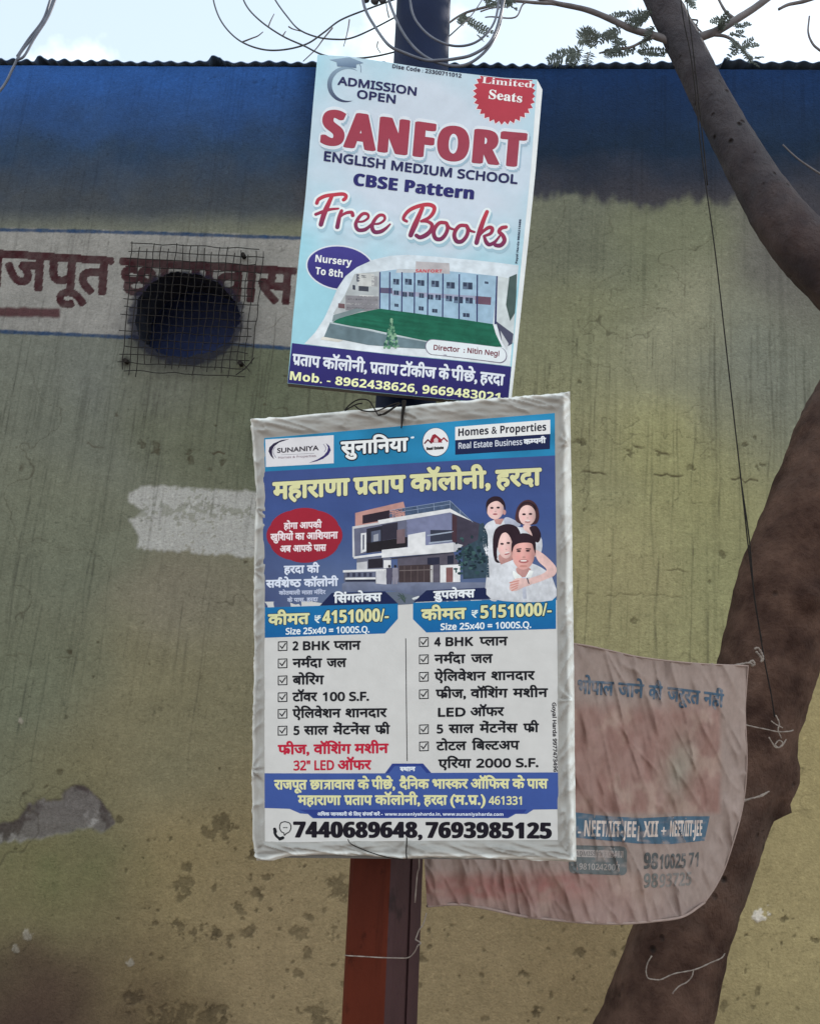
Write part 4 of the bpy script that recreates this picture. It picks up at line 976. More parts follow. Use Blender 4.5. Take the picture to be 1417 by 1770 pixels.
    pc([(556, 272), (630, 274), (630, 308), (556, 304)], (92, 84, 112), 5.6); pc([(1140, 326), (1235, 334), (1232, 382), (1138, 374)], (104, 76, 94), 5.6); pc([(630, 290), (1140, 326), (1140, 350), (630, 318)], (150, 150, 176), 5.5)
    for i, x in enumerate(gx):
        pc([(x - 4, yt_(x)), (x + 4, yt_(x)), (x + 2 - (6 if i == 8 else 0), yb(x)), (x - 6 - (10 if i == 8 else 0), yb(x))], (52, 56, 98), 6.0)
    for x, y, w, h in ((636,218,36,34),(708,218,42,36),(784,226,42,34),(870,230,46,38),(962,240,50,38),(1062,242,58,42),(1195,236,22,14),(640,288,30,26),(694,298,26,28),(732,300,28,26),(794,306,30,28),(846,314,34,30),(894,316,34,32),(958,322,38,34),(1008,328,54,40),(1078,334,44,36),(644,368,24,18),(792,386,30,24),(874,402,32,22),(1062,430,40,24)):
        pc([(x, y), (x + w, y + 3), (x + w, y + h + 3), (x, y + h)], (54, 62, 84), 6.2)
        pc([(x + w * .44, y + 2), (x + w * .52, y + 2), (x + w * .52, y + h + 1), (x + w * .44, y + h + 1)], (120, 136, 160), 6.6)
        if h > 30: pc([(x + 3, y + h * .62), (x + w * .4, y + h * .62), (x + w * .4, y + h), (x + 3, y + h)], (96, 110, 136), 6.6)
    pc([(555,398),(770,428),(1030,466),(1245,500),(1262,560),(1300,640),(1200,640),(840,600),(660,560),(480,520),(260,488),(300,460),(420,425)], lambda V: np.array(alb(30, 92, 74)) * (1 + .45 * (vn(V[:, 0] / 40, (V[:, 1] - V[:, 0] * .15) / 2.2) - .5))[:, None], 5.3)
    pc([(270,440),(410,398),(470,404),(300,462),(262,482)], (118,130,136), 5.6)
    pc([(250,486),(480,528),(600,556),(840,604),(836,650),(690,640),(560,628),(480,620),(330,590),(212,574)], lambda V: np.array(alb(98, 114, 124)) * (1 + .3 * (vn(V[:, 0] / 9, V[:, 1] / 30) - .5))[:, None], 5.7)
    pc([(250,482),(480,524),(600,552),(842,600),(842,607),(600,560),(480,532),(246,490)], (168,176,184), 6.0)
    pc([(205,572),(330,592),(300,604),(190,588)], (206,200,196), 6.0)
    pc([(1262,480),(1370,560),(1362,620),(1330,640),(1296,600)], (74,74,96), 5.6); pc([(1290,540),(1340,620),(1330,660),(1300,610)], (180,180,188), 6.0)
    rg = random.Random(8)
    for k in range(90):
        t_ = rg.random() ** .7; x = 625 + rg.uniform(-1, 1) * 46 * t_; y = 462 + 176 * t_; r_ = rg.uniform(4, 10)
        g_ = rg.choice([(96, 138, 112), (60, 100, 84), (124, 156, 132), (44, 84, 74)])
        s.ell('picture', 500 + x / k_, 420 + y / k_, r_ / k_, r_ / k_ * 1.2, alb(*g_), 6.3 + .006 * k, 7)
    # director capsule
    pts = []
    for k in range(24):
        a_ = 2 * math.pi * k / 24; x = (56 if math.cos(a_) > 0 else -56) + 13 * math.cos(a_); y = 13.2 * math.sin(a_); pts.append((805 + x, 607.5 + y + x * .122))
    s.poly('name_plate', [(805 + (x - 805) * 1.02, 607.5 + (y - 607.5) * 1.06 + .2) for x, y in pts], alb(110, 100, 124), 7.3)
    s.poly('name_plate', pts, alb(212, 214, 222), 7.6)
    s.text('name_plate', 'Director  : Nitin Negi', (749.3, 605.3), (861.5, 617.2), 8.8, alb(112, 46, 62), 'reg', .35, 8.4)
    # address strip
    s.poly('address_strip', [(505, 593), (600, 603), (700, 615), (790, 625), (883, 635), (877, 701.5), (760, 689.5), (650, 678), (580, 670), (497.4, 661.5)], grad((52, 46, 112), (40, 34, 92), 595, 690), 4.4)
    Hi = lambda t_, a_, b2: s.text('address_strip', t_, a_, b2, 17.5, alb(212, 212, 226), 'gill', .95, 6, dev=True)
    ln = lambda x: 629.8 + (x - 505) * .1015
    for t_, x0, x1 in (('प~ताप', 505.4, 552), ('कॉलोनी,', 557.5, 633), ('प~ताप', 639, 687), ('टॉकीज', 691, 752), ('के', 757.5, 775), ('पीछे,', 779, 823), ('हरदा', 829, 869.6)): Hi(t_, (x0, ln(x0)), (x1, ln(x1)))
    s.text('address_strip', 'Mob. - 8962438626, 9669483021', (501, 656), (862.8, 695), 14.4, alb(234, 222, 176), 'bold', .2, 6)
    s.text('printer_credit', 'Payal Harda 9826213486', (893.5, 456), (900, 381), 3.4, alb(52, 60, 84), 'bold', .12, 4, up=(-.99, -.1))
    s.build({'headline': 'large red capital lettering with a white outline', 'script_line': 'red brush script lettering with a white outline', 'picture': 'printed picture of a white school block behind a green lawn', 'address_strip': 'dark violet strip with Hindi address and phone numbers', 'badge': 'red saw-toothed burst in the top right corner'})
build_school_poster()

def build_property_poster():
    p = P(715, 1480, -1.98); root = empty('property_poster', p)
    tag(root, 'lower blue and white property poster in Hindi with a house, a family and prices', 'poster')
    def wave(px, py): return .0016 * np.sin((px - 440) / 80 + py / 210) + .0014 * np.sin(py / 90 + 1) + .002 * (fbm(px / 110, py / 110, 3) - .5)
    surf = plane_surf(715, 1080, -1.985, -4.0, wave)
    top = [(431, 722), (470, 720), (540, 713), (620, 706), (700, 700), (800, 691), (900, 683), (985, 676)]
    left = [(431, 722), (436, 790), (440, 870), (436, 960), (437, 1080), (436, 1200), (433, 1330), (433, 1440), (440, 1490)]
    right = [(985, 676), (988, 850), (990, 1000), (992, 1150), (993, 1300), (995, 1400), (996, 1492)]
    bot = [(440, 1490), (462, 1490), (500, 1481), (560, 1479), (640, 1481), (690, 1487), (740, 1484), (830, 1486), (920, 1489), (996, 1492)]
    NU, NV_ = 260, 360
    S, U, V = coons(top, bot, left, right, NU, NV_)
    # creases in the wrapped margin: none inside the print, strong towards the rim
    ix = np.minimum(S[:, 0] - 459, 962 - S[:, 0]); iy = np.minimum(S[:, 1] - (758 - (S[:, 0] - 456) * .086), 1453 - S[:, 1])
    out_ = np.clip(-np.minimum(ix, iy), 0, 30); m = sstep(0, 10, out_)
    horiz = (ix > iy)
    cr = np.where(horiz, fbm(S[:, 0] / 38 + 3, S[:, 1] / 6, 4), fbm(S[:, 0] / 5 + 9, S[:, 1] / 46, 4)) - .5
    diag = (vn((S[:, 0] + S[:, 1] * .9) / 7, (S[:, 0] - S[:, 1]) / 40) - .5) * sstep(.10, .0, np.minimum(np.minimum(U, 1 - U), 1) + np.minimum(V, 1 - V))
    rad_ = np.zeros(len(S))
    for (hx, hy) in ((605, 1450), (704, 1448), (697, 742), (440, 880), (436, 985), (990, 1210), (985, 770), (436, 1330)):
        dx, dy = S[:, 0] - hx, S[:, 1] - hy; r_ = np.hypot(dx, dy); rad_ += (vn(np.arctan2(dy, dx) * 3.2 + hx, r_ * 0 + hy) - .5) * np.exp(-(r_ / 48) ** 2)
    e = np.minimum(np.minimum(U, 1 - U) * 555, np.minimum(V, 1 - V) * 780)
    roll = -.011 * sstep(7, 0, e) ** 2
    dg1 = (1 - np.abs(2 * fbm((S[:, 0] + S[:, 1] * .45) / 16 + 3, (S[:, 1] - S[:, 0] * .5) / 60, 2) - 1)) ** 6; dg2 = (1 - np.abs(2 * fbm((S[:, 1] - S[:, 0] * .25) / 13 + 31, (S[:, 0] + S[:, 1] * .2) / 70, 2) - 1)) ** 6
    lift = m * (cr * .007 + diag * .007 + rad_ * .012 * sstep(0, 9, e) + .0015 + np.where(horiz, dg2, dg1) * .0065) + roll
    W_ = surf(S[:, 0], S[:, 1], lift)
    base = np.array(alb(148, 143, 142))  # white margin with its shade put into this grey
    c = np.tile(base, (len(S), 1)) * (1 + .18 * (fbm(S[:, 0] / 30, S[:, 1] / 30, 4) - .5))[:, None]
    hi = np.maximum(sstep(.975, .985, U + (vn(S[:, 1] / 40, S[:, 1] * 0) - .5) * .008), np.maximum(sstep(.012, .006, V), sstep(.985, .992, V) * .8))
    hi = np.maximum(hi, sstep(.014, .008, U) * .8)
    c = c * (1 - hi[:, None]) + np.array(alb(206, 202, 202)) * hi[:, None]  # bright folded edges: highlight painted into the colour
    dirt = sstep(.55, .75, fbm(S[:, 0] / 24 + 5, S[:, 1] / 9, 4)) * (sstep(.05, .0, V) + .7 * sstep(.94, 1, V)); c = c * (1 - .35 * dirt)[:, None]
    mesh_obj('wrapped_margin', W_, gridfaces(NU, NV_), M['vinyl'], root, c, True)['label'] = 'grey white creased vinyl margin wrapped over the frame'
    frame_bars(root, surf, [(446, 734), (974, 690), (984, 1480), (450, 1476)], -.0185, .017, M['frame'])
    s = Sheet(root, surf, (.0, -1.0), M['print'])
    WHT = alb(193, 188, 190); CY = (32, 132, 184); BK = alb(26, 26, 32); YE = alb(206, 200, 156); NVY = alb(26, 34, 72)
    # base panels
    s.quadgrid('printed_sheet', [(457, 1040), (962, 1036), (966, 1452), (458, 1456)], WHT, 2, 24, 24)
    cyan = lambda V: np.array(alb(38, 122, 168))[None] * (1 + .5 * (vn(V[:, 0] / 60 + 2, V[:, 1] / 26) - .5))[:, None] * np.array([1, 1, 1.0])
    s.quadgrid('header', [(457, 757), (958.5, 714), (959, 787), (452.5, 815)], cyan, 2, 30, 8)
    def sky_c(V):
        y = V[:, 1][:, None]; t_ = np.clip((y - 800) / 240, 0, 1); t2 = np.clip((y - 880) / 160, 0, 1)
        top_c, mid_c, low_c = np.array(alb(60, 74, 128)), np.array(alb(56, 78, 128)), np.array(alb(100, 108, 132))
        b_ = top_c * (1 - t_) + mid_c * t_; w_ = t2 ** 1.6 * .75; r = b_ * (1 - w_) + low_c * w_
        left_ = np.clip((560 - V[:, 0][:, None]) / 90, 0, 1); r = r * (1 - left_ * t2) + np.array(alb(66, 76, 116)) * left_ * t2
        return r * (1 + .22 * (fbm(V[:, 0] / 40, V[:, 1] / 22, 3) - .5))[:, None]
    s.quadgrid('printed_sheet', [(452.5, 815), (959, 787), (962, 1037), (456, 1051)], sky_c, 2.05, 50, 30)
    # header: logo card, name, round mark, name boards
    s.poly('logo_card', [(458.6, 759.5), (576.7, 752), (576.7, 800.5), (459.5, 807)], alb(206, 200, 208), 3.2)
    zl = lambda L: [(450 + x / 5.248, 730 + y / 5.248) for x, y in L]
    DK = alb(44, 36, 62)
    s.poly('logo_card', zl([(265,150),(190,160),(120,190),(82,225),(74,262),(92,302),(125,335),(108,292),(106,255),(124,218),(170,182)]), DK, 4.2)
    s.poly('logo_card', zl([(596,188),(626,214),(638,252),(618,292),(570,328),(510,352),(440,366),(520,334),(575,300),(606,262),(614,228)]), alb(54, 44, 98), 4.2)
    s.stroke('logo_card', zl([(572,198),(590,222),(592,248),(580,266)]), .9, alb(120, 112, 140), 4.2)
    s.stroke('logo_card', zl([(134,222),(118,250),(120,285),(140,318)]), .9, alb(120, 112, 140), 4.2)
    s.text('logo_card', 'SUNANIYA', (479.3, 782.6), (550.5, 777.8), 8.2, alb(52, 46, 58), 'gill', .35, 4.5)
    s.stroke('logo_card', [(486, 786), (543, 783.4)], .5, alb(110, 104, 120), 4.2, False)
    s.text('logo_card', 'Homes & Properties', (481, 792.4), (546, 789.4), 3.6, alb(158, 140, 152), 'reg', .15, 4.5)
    s.text('header_title', 'सुनािनया', (590, 785.3), (704.5, 778.8), 20.5, alb(222, 220, 228), 'gill', 1.25, 5, dev=True, out=3.4, outcol=alb(26, 28, 44))
    s.stroke('header_title', [(711.5, 756.8), (714.5, 756.4)], 3.2, alb(210, 214, 226), 5, False)
    s.ell('round_mark', 753, 764.8, 23.2, 25, alb(60, 60, 84), 3.2, 36); s.ell('round_mark', 753.2, 764.6, 22.2, 24, alb(218, 214, 220), 4, 36)
    zr = lambda L: [(700 + x / 5.248, 710 + y / 5.248) for x, y in L]
    RD = alb(140, 38, 52)
    s.poly('round_mark', zr([(228,268),(250,222),(272,214),(296,232),(338,268),(318,292),(232,292)]), RD, 4.6)
    for L in ([(178,298),(208,266),(240,296)], [(232,292),(282,240),(330,288)], [(316,286),(352,250),(384,280)]): s.stroke('round_mark', zr(L), 2.4, RD if L[0][0] > 200 else alb(96, 36, 46), 5.0, False)
    s.poly('round_mark', zr([(262,262),(282,246),(300,262),(300,290),(262,290)]), alb(206, 180, 184), 5.2)
    s.text('round_mark', 'Real Estate', (737.5, 778.4), (766.5, 776.4), 4.6, alb(30, 26, 30), 'bold', .35, 5.2)
    s.poly('name_board', [(786.7, 738.6), (950.6, 725.6), (950.6, 750), (786.7, 761.4)], alb(218, 214, 218), 3.2)
    s.poly('name_board', [(786.7, 761.4), (950.6, 750), (949.8, 776), (786.7, 786.4)], NVY, 3.2)
    s.text('name_board', 'Homes & Properties', (792.2, 754.6), (943.5, 744.2), 13, alb(30, 30, 46), 'bold', .1, 4.4)
    s.text('name_board', 'Real Estate Business', (792.6, 776.2), (902, 768.8), 10, alb(196, 196, 212), 'reg', .3, 4.4)
    s.text('name_board', 'क{म}पनी', (905, 768), (942.5, 765.2), 7.6, alb(214, 214, 226), 'gill', .7, 4.4, dev=True)
    # title
    tl = lambda x: 861.8 + (x - 472) * -.0535
    for t_, x0, x1 in (('महाराणा', 472.4, 603), ('प~ताप', 612, 699.5), ('कॉलोनी,', 710, 846), ('हरदा', 857.5, 934)):
        s.text('title', t_, (x0, tl(x0)), (x1, tl(x1)), 26.5, YE, 'gill', 1.9, 5, dev=True, out=3.2, outcol=alb(58, 62, 92))
    # red burst with slogan
    pts = []
    for k in range(64):
        a_ = 2 * math.pi * k / 64; r_ = 1 + .035 * abs(math.cos(4 * a_)) ** .6; pts.append((526 + 63.5 * r_ * math.cos(a_), 925 + 46 * r_ * math.sin(a_)))
    s.poly('slogan_burst', pts, grad((150, 34, 52), (140, 32, 50), 880, 970), 3.4)
    PK = alb(236, 206, 214)
    s.text('slogan_burst', 'होगा आपकी', (490.5, 914.2), (555.6, 911.8), 10, PK, 'gill', .55, 4.6, dev=True)
    s.text('slogan_burst', 'खुिशयों का आिशयाना', (467.4, 934.2), (583.6, 930.4), 11, PK, 'gill', .55, 4.6, dev=True)
    s.text('slogan_burst', 'अब आपके पास', (484.2, 954.2), (563.4, 951.8), 10.5, PK, 'gill', .55, 4.6, dev=True)
    LW = alb(204, 206, 228)
    s.text('side_text', 'हरदा की', (491, 990.8), (551.6, 989.4), 12, LW, 'gill', .75, 4.4, dev=True)
    s.text('side_text', 'सव^श~े{ष}ठ कॉलोनी', (460.2, 1015.4), (584.2, 1012.4), 12, LW, 'gill', .8, 4.4, dev=True)
    s.text('side_text', 'कोतवाली माता मंिदर', (482.4, 1028), (562.8, 1026.6), 6, alb(176, 180, 206), 'gill', .45, 4.4, dev=True)
    s.text('side_text', 'के पास, हरदा', (497, 1040.5), (549.6, 1039), 6, alb(176, 180, 206), 'gill', .45, 4.4, dev=True)
    # printed house
    zh = lambda L: [(580 + x / 3.5425, 840 + y / 3.5425) for x, y in L]
    def hp(L, c, l=3.4): s.poly('house_picture', zh(L), alb(*c) if not callable(c) else c, l)
    hp([(40,600),(120,560),(770,590),(930,590),(930,690),(560,690),(340,640),(40,650)], grad((118,122,146), (84,90,118), 1000, 1035), 3.0)
    hp([(870,235),(905,225),(930,300),(940,560),(780,570),(770,330),(820,330)], lambda V: np.array(alb(52, 68, 82)) * (1 + .9 * (fbm(V[:, 0] / 4, V[:, 1] / 4, 3) - .5))[:, None], 3.2)
    hp([(120,165),(415,96),(425,130),(425,230),(120,245)], (176,130,126), 3.4)
    hp([(165,180),(330,148),(330,205),(165,232)], (44,34,46), 3.6)
    hp([(330,150),(700,90),(850,230),(720,180),(300,195)], lambda V: np.array(alb(70, 84, 112)) * (1 + .9 * (fbm(V[:, 0] / 3, V[:, 1] / 3, 3) - .5))[:, None], 3.4)
    for L in ([(330,150),(700,90),(840,222)], [(400,158),(700,112)], [(600,108),(604,150)], [(700,90),(700,140)], [(500,124),(504,165)], [(760,146),(764,176)]): s.stroke('house_picture', zh(L), .7, alb(138, 148, 176), 4.0, False)
    hp([(108,262),(440,200),(440,390),(190,412),(108,430)], (96,96,118), 3.6)
    hp([(435,200),(715,160),(730,350),(560,390),(435,400)], (116,118,150), 3.6)
    hp([(715,165),(880,230),(870,330),(780,375),(720,345)], (64,58,74), 3.6)
    hp([(190,262),(285,244),(285,400),(190,408)], (40,38,50), 3.9); hp([(285,238),(380,222),(380,320),(285,335)], (48,44,58), 3.9)
    hp([(190,350),(440,312),(440,372),(190,412)], (34,30,36), 4.1); hp([(375,270),(425,262),(425,350),(375,354)], (112,92,100), 4.2)
    hp([(218,280),(276,268),(276,340),(218,346)], (86,90,112), 4.0); hp([(232,300),(262,292),(262,336),(232,340)], (150,150,164), 4.1)
    hp([(580,270),(720,270),(720,340),(580,356)], (52,54,70), 3.9); hp([(560,300),(720,276),(720,284),(560,308)], (150,156,176), 4.1); hp([(570,345),(720,330),(720,338),(570,356)], (150,156,176), 4.1)
    hp([(712,172),(742,190),(742,350),(712,340)], (70,48,58), 4.1)
    W1 = (208,204,210); W2 = (186,182,190)
    hp([(260,210),(700,138),(840,218),(700,162),(262,236)], W1, 4.3); hp([(102,248),(270,222),(270,236),(112,262),(118,440),(104,436)], W2, 4.3); hp([(155,290),(188,286),(188,400),(155,412)], W1, 4.3)
    hp([(165,300),(176,298),(176,388),(165,392)], (90,92,110), 4.5)
    hp([(443,300),(550,280),(550,372),(443,384)], W1, 4.3); hp([(283,392),(720,346),(722,404),(283,440)], W1, 4.4); hp([(720,346),(780,362),(740,400),(722,404)], W2, 4.4); hp([(112,432),(283,410),(283,426),(112,446)], W1, 4.5)
    hp([(130,446),(283,430),(340,440),(340,600),(250,600),(130,520)], (104,104,122), 3.7); hp([(130,470),(195,462),(195,512),(130,516)], W2, 4.2); hp([(200,450),(290,442),(290,500),(200,506)], (38,34,44), 4.2); hp([(295,455),(340,455),(340,500),(295,505)], W1, 4.2)
    hp([(380,440),(720,404),(760,490),(760,590),(380,590)], (84,78,92), 3.8); hp([(390,488),(590,480),(590,588),(390,592)], (64,52,56), 4.2)
    for x in (420, 460, 500, 540): hp([(x, 490), (x + 4, 490), (x + 4, 588), (x, 588)], (92,78,80), 4.4)
    hp([(390,516),(590,510),(590,516),(390,522)], (104,92,94), 4.5)
    hp([(340,440),(720,404),(720,412),(340,450)], (58,56,70), 4.5)
    hp([(562,440),(636,436),(636,480),(562,486)], (40,40,60), 4.2); hp([(640,486),(762,480),(762,588),(640,592)], W1, 4.2); hp([(676,500),(718,498),(718,588),(676,590)], (120,82,84), 4.4); hp([(580,486),(596,486),(596,590),(580,590)], (170,164,168), 4.4)
    hp([(684,428),(722,424),(722,476),(684,480)], (36,38,56), 4.3)
    hp([(52,520),(246,516),(246,590),(52,588)], (96,98,120), 3.9); hp([(46,516),(310,508),(310,522),(46,530)], W1, 4.3); hp([(248,520),(312,516),(312,604),(248,598)], W2, 4.3)
    for x in (70, 104, 138, 172, 206): hp([(x, 532), (x + 18, 532), (x + 18, 556), (x, 556)], (52,54,74), 4.2)
    hp([(60,562),(246,560),(246,572),(60,574)], W1, 4.3); hp([(62,574),(246,572),(246,586),(62,586)], (40,42,60), 4.3)
    rg = random.Random(12)
    for k in range(110):
        x, y = 820 + rg.gauss(0, 55), 430 + rg.gauss(0, 60)
        if 730 < x < 915 and 300 < y < 570: s.ell('house_picture', 580 + x / 3.5425, 840 + y / 3.5425, rg.uniform(1.5, 4.5), rg.uniform(1.2, 3.5), alb(*rg.choice([(34,52,60),(46,70,74),(62,88,90),(28,40,52)])), 4.6 + .003 * k, 7)
    for x in (330, 366):
        s.ell('house_picture', 580 + x / 3.5425, 840 + 492 / 3.5425, 2.3, 2.6, alb(40, 34, 42), 5.2, 10)
        hp([(x - 16, 502), (x + 16, 502), (x + 20, 560), (x + 12, 602), (x + 2, 602), (x, 570), (x - 4, 602), (x - 14, 602), (x - 20, 556)], (76,72,92) if x < 350 else (130,124,140), 5.0)
    # printed family
    def fp(L, c, l=4.0):
        q_ = np.array(zh(L)); n_ = len(q_)
        if n_ > 4: q_ = crom(np.vstack([q_[-1:], q_, q_[:2]]), 4)[4:4 + 4 * n_]
        c0_ = c if callable(c) else alb(*c); lo, hi_ = q_.min(0), q_.max(0)
        def cf(V):
            c_ = c0_(V) if callable(c0_) else np.tile(np.array(c0_, float), (len(V), 1))
            t = (V - lo) / (hi_ - lo + 1e-6)
            return c_ * (1.14 - .26 * t[:, :1] * .7 - .16 * t[:, 1:] + .25 * (fbm(V[:, :1] / 2.2, V[:, 1:] / 5.5, 3) - .5))
        s.poly('family_picture', q_, cf, l)
    def fe(x, y, rx, ry, c, l, rot=0):
        cx_, cy_ = 580 + x / 3.5425, 840 + y / 3.5425; a_, b_ = rx / 3.5425, ry / 3.5425; c_ = np.array(alb(*c))
        def cf(V):
            dx, dy = (V[:, :1] - cx_) / a_, (V[:, 1:] - cy_) / b_
            if rx < 40: return c_ * np.ones_like(dx)
            cheek = np.exp(-(((np.abs(dx) - .45) / .25) ** 2 + ((dy - .25) / .22) ** 2)); eye = np.exp(-(((np.abs(dx) - .38) / .24) ** 2 + ((dy + .10) / .14) ** 2)); nose = np.exp(-((dx - .12) / .12) ** 2) * np.exp(-((dy - .15) / .25) ** 2)
            k_ = 1.16 - .34 * np.clip(dx + .15, 0, 2) ** 1.5 - .30 * np.clip(np.abs(dx) - .62, 0, 1) - .16 * np.clip(dy - .45, 0, 1) + .10 * np.exp(-(dx ** 2 + (dy + .55) ** 2) / .12) - .16 * eye - .07 * nose
            return c_ * k_ * np.concatenate([1 + .05 * cheek, 1 - .10 * cheek, 1 - .08 * cheek], 1)
        s.ell('family_picture', cx_, cy_, a_, b_, cf, l, 24, rot)
    SK, SKD = (214,176,174), (182,134,132); HR = (44,28,38); SH = (206,204,214); SHD = (168,168,188)
    shirt = lambda V: np.array(alb(*SH)) * (.93 + .3 * (fbm(V[:, 0] / 7, V[:, 1] / 9, 3) - .5))[:, None]
    fp([(905,270),(930,225),(990,205),(1060,215),(1100,300),(1060,420),(1000,690),(918,660),(930,470),(905,370)], shirt, 3.2)      # boy
    fp([(965,200),(1030,200),(1010,236),(980,232)], SKD, 3.5); fe(975,138,53,66,SK,3.7); fp([(920,120),(930,86),(965,64),(1010,70),(1036,108),(1036,150),(1024,118),(990,92),(950,104),(930,130),(926,170)], HR, 4.0); fe(1032,160,10,16,SKD,3.9)
    fe(956,134,10,6,HR,4.2); fe(994,132,10,6,HR,4.2); fe(976,172,14,5,(160,84,92),4.2); fe(978,156,6,4,(198,156,154),4.1)
    fp([(1030,200),(1060,192),(1130,230),(1110,250),(1060,230),(1040,240)], SHD, 3.4)
    fp([(1110,250),(1250,300),(1250,420),(1150,420),(1080,330)], shirt, 3.25)                                                        # girl
    fp([(1098,196),(1112,130),(1150,90),(1196,86),(1232,120),(1246,180),(1232,226),(1200,236),(1150,236),(1112,222)], (70,44,50), 3.6); fe(1172,178,52,62,SK,3.9); fp([(1120,150),(1150,112),(1196,110),(1222,150),(1225,125),(1190,98),(1150,98),(1125,125)], HR, 4.1)
    fe(1152,172,11,6,HR,4.3); fe(1192,170,11,6,HR,4.3); fe(1174,212,15,5,(222,206,206),4.3); fe(1174,219,18,4,(164,86,92),4.25); fe(1174,194,6,4,(198,156,154),4.2)
    fp([(1150,240),(1190,240),(1200,262),(1215,310),(1195,300),(1170,280),(1150,262)], SK, 4.4); fp([(1186,252),(1226,244),(1252,280),(1254,318),(1236,346),(1210,326),(1200,290)], HR, 4.5)
    fp([(968,436),(962,380),(964,310),(984,258),(1040,233),(1100,244),(1130,290),(1142,400),(1112,450),(1088,400),(1070,320),(1010,310),(992,350),(986,410),(988,440)], HR, 4.6); fp([(1000,420),(1080,420),(1070,470),(1030,490),(1006,470)], SKD, 4.5)                      # mother
    fe(1035,362,46,82,SK,4.9,-.12); fp([(985,300),(1000,268),(1050,262),(1090,300),(1060,284),(1020,290),(1000,330),(990,380)], HR, 5.1)
    fe(1018,354,11,6,HR,5.2); fe(1056,348,11,6,HR,5.2); fe(1048,408,14,5,(220,204,204),5.2,-.2); fe(1048,416,16,4,(160,70,84),5.15,-.2); fe(1044,388,6,4,(196,152,150),5.1)
    fp([(966,400),(980,400),(984,440),(1000,462),(1008,466),(990,470),(972,452)], HR, 5.0)
    fp([(945,560),(980,500),(1060,462),(1110,450),(1220,480),(1290,520),(1325,560),(1325,700),(950,690)], shirt, 5.0)                   # father
    fp([(1216,400),(1240,395),(1300,440),(1350,500),(1340,545),(1290,570),(1200,600),(1180,570),(1260,540),(1290,510),(1240,460)], SK, 5.4)
    fp([(1108,500),(1185,500),(1190,540),(1140,560),(1112,535)], SKD, 5.3); fe(1148,410,70,102,(204,150,146),5.6); fp([(1076,404),(1078,346),(1104,304),(1150,288),(1196,300),(1222,338),(1222,412),(1210,380),(1200,352),(1160,346),(1116,352),(1092,368),(1084,392)], HR, 5.9); fe(1216,408,9,20,SKD,5.7); fe(1078,405,7,18,SKD,5.7)
    fe(1120,398,13,6,HR,6.1); fe(1176,396,13,6,HR,6.1); fp([(1106,384),(1136,380),(1136,387),(1106,391)], HR, 6.1); fp([(1162,380),(1194,382),(1194,389),(1162,386)], HR, 6.1); fe(1152,436,10,6,(186,134,130),6.0); fe(1150,460,30,12,(166,96,98),6.1); fe(1150,457,21,5,(224,210,210),6.2); fe(1150,490,24,7,(190,130,124),6.0)
    fp([(1085,520),(1112,535),(1140,560),(1120,580),(1090,560)], (226,224,232), 5.6); fp([(1185,515),(1210,520),(1195,560),(1160,560)], (226,224,232), 5.6); fp([(1140,560),(1160,556),(1168,690),(1146,690)], (184,184,202), 5.5)
    fp([(1062,625),(1075,590),(1110,565),(1180,570),(1200,600),(1150,620),(1110,640),(1075,642)], SK, 6.0)
    for k in range(4): s.stroke('family_picture', zh([(1120 - 3 * k, 580 + 14 * k), (1066 + 4 * k, 592 + 16 * k)]), 2.3, alb(196, 136, 130), 6.3, False)
    s.stroke('family_picture', zh([(1172,566),(1182,596)]), 2.0, alb(70, 64, 80), 6.4, False)
    # tabs and price panels
    s.poly('printed_sheet', [(665, 1024), (740, 1020), (716, 1044), (686, 1046)], alb(92, 98, 116), 2.8)
    rg = random.Random(2)
    for k in range(12):
        x = 690 + rg.uniform(-9, 12); s.stroke('printed_sheet', [(700, 1042), ((700 + x) / 2, 1032 + rg.uniform(-3, 3)), (x + rg.uniform(-6, 6), 1028 + rg.uniform(-3, 9))], 1.0, alb(*rg.choice([(52,66,68),(74,88,84)])), 3.2 + .01 * k)
    s.poly('printed_sheet', [(712, 1034), (724, 1030), (726, 1034), (714, 1037)], alb(196, 196, 202), 3.4)
    s.poly('price_panel', [(553, 1047), (573.5, 1025), (665.6, 1022.2), (688, 1043.5)], NVY, 3.4)
    s.text('price_panel', 'िसंगले{क}स', (577.8, 1042), (659.5, 1038.6), 13, alb(216, 216, 226), 'gill', .85, 4.6, dev=True)
    pb = grad((24, 104, 158), (22, 88, 146), 1035, 1100)
    s.poly('price_panel', [(457.5, 1050), (688, 1043), (688, 1069.6), (665.6, 1095), (457.8, 1102.4)], pb, 3.0)
    s.text('price_panel', 'कीमत', (464.2, 1080), (534.6, 1077.8), 17, YE, 'gill', 1.15, 4.6, dev=True, out=2.2, outcol=alb(24, 52, 70))
    s.text('price_panel', '₹', (544.2, 1077), (554.8, 1076.6), 12.5, alb(212, 218, 222), 'gill', .3, 4.6)
    s.text('price_panel', '4151000/-', (558.2, 1077.8), (671.8, 1073.6), 22, YE, 'bold', (.7, .3), 4.6, out=2.0, outcol=alb(24, 52, 70))
    s.text('price_panel', 'Size 25x40 = 1000S.Q.', (494.6, 1096.6), (638.6, 1093.2), 10.6, alb(216, 218, 228), 'reg', .5, 4.6)
    s2 = Sheet(root, surf, (.0, -1.0), M['print'])
    s2.poly('price_panel', [(714.7, 1041), (737, 1020.5), (837.5, 1015.8), (858, 1034.4)], NVY, 3.4)
    s2.text('price_panel', 'डुपले{क}स', (749.6, 1035.4), (820, 1031.8), 12.5, alb(216, 216, 226), 'gill', .85, 4.6, dev=True)
    s2.poly('price_panel', [(714, 1042), (960.5, 1033), (960.5, 1087), (737, 1093.4), (714, 1070.4)], pb, 3.0)
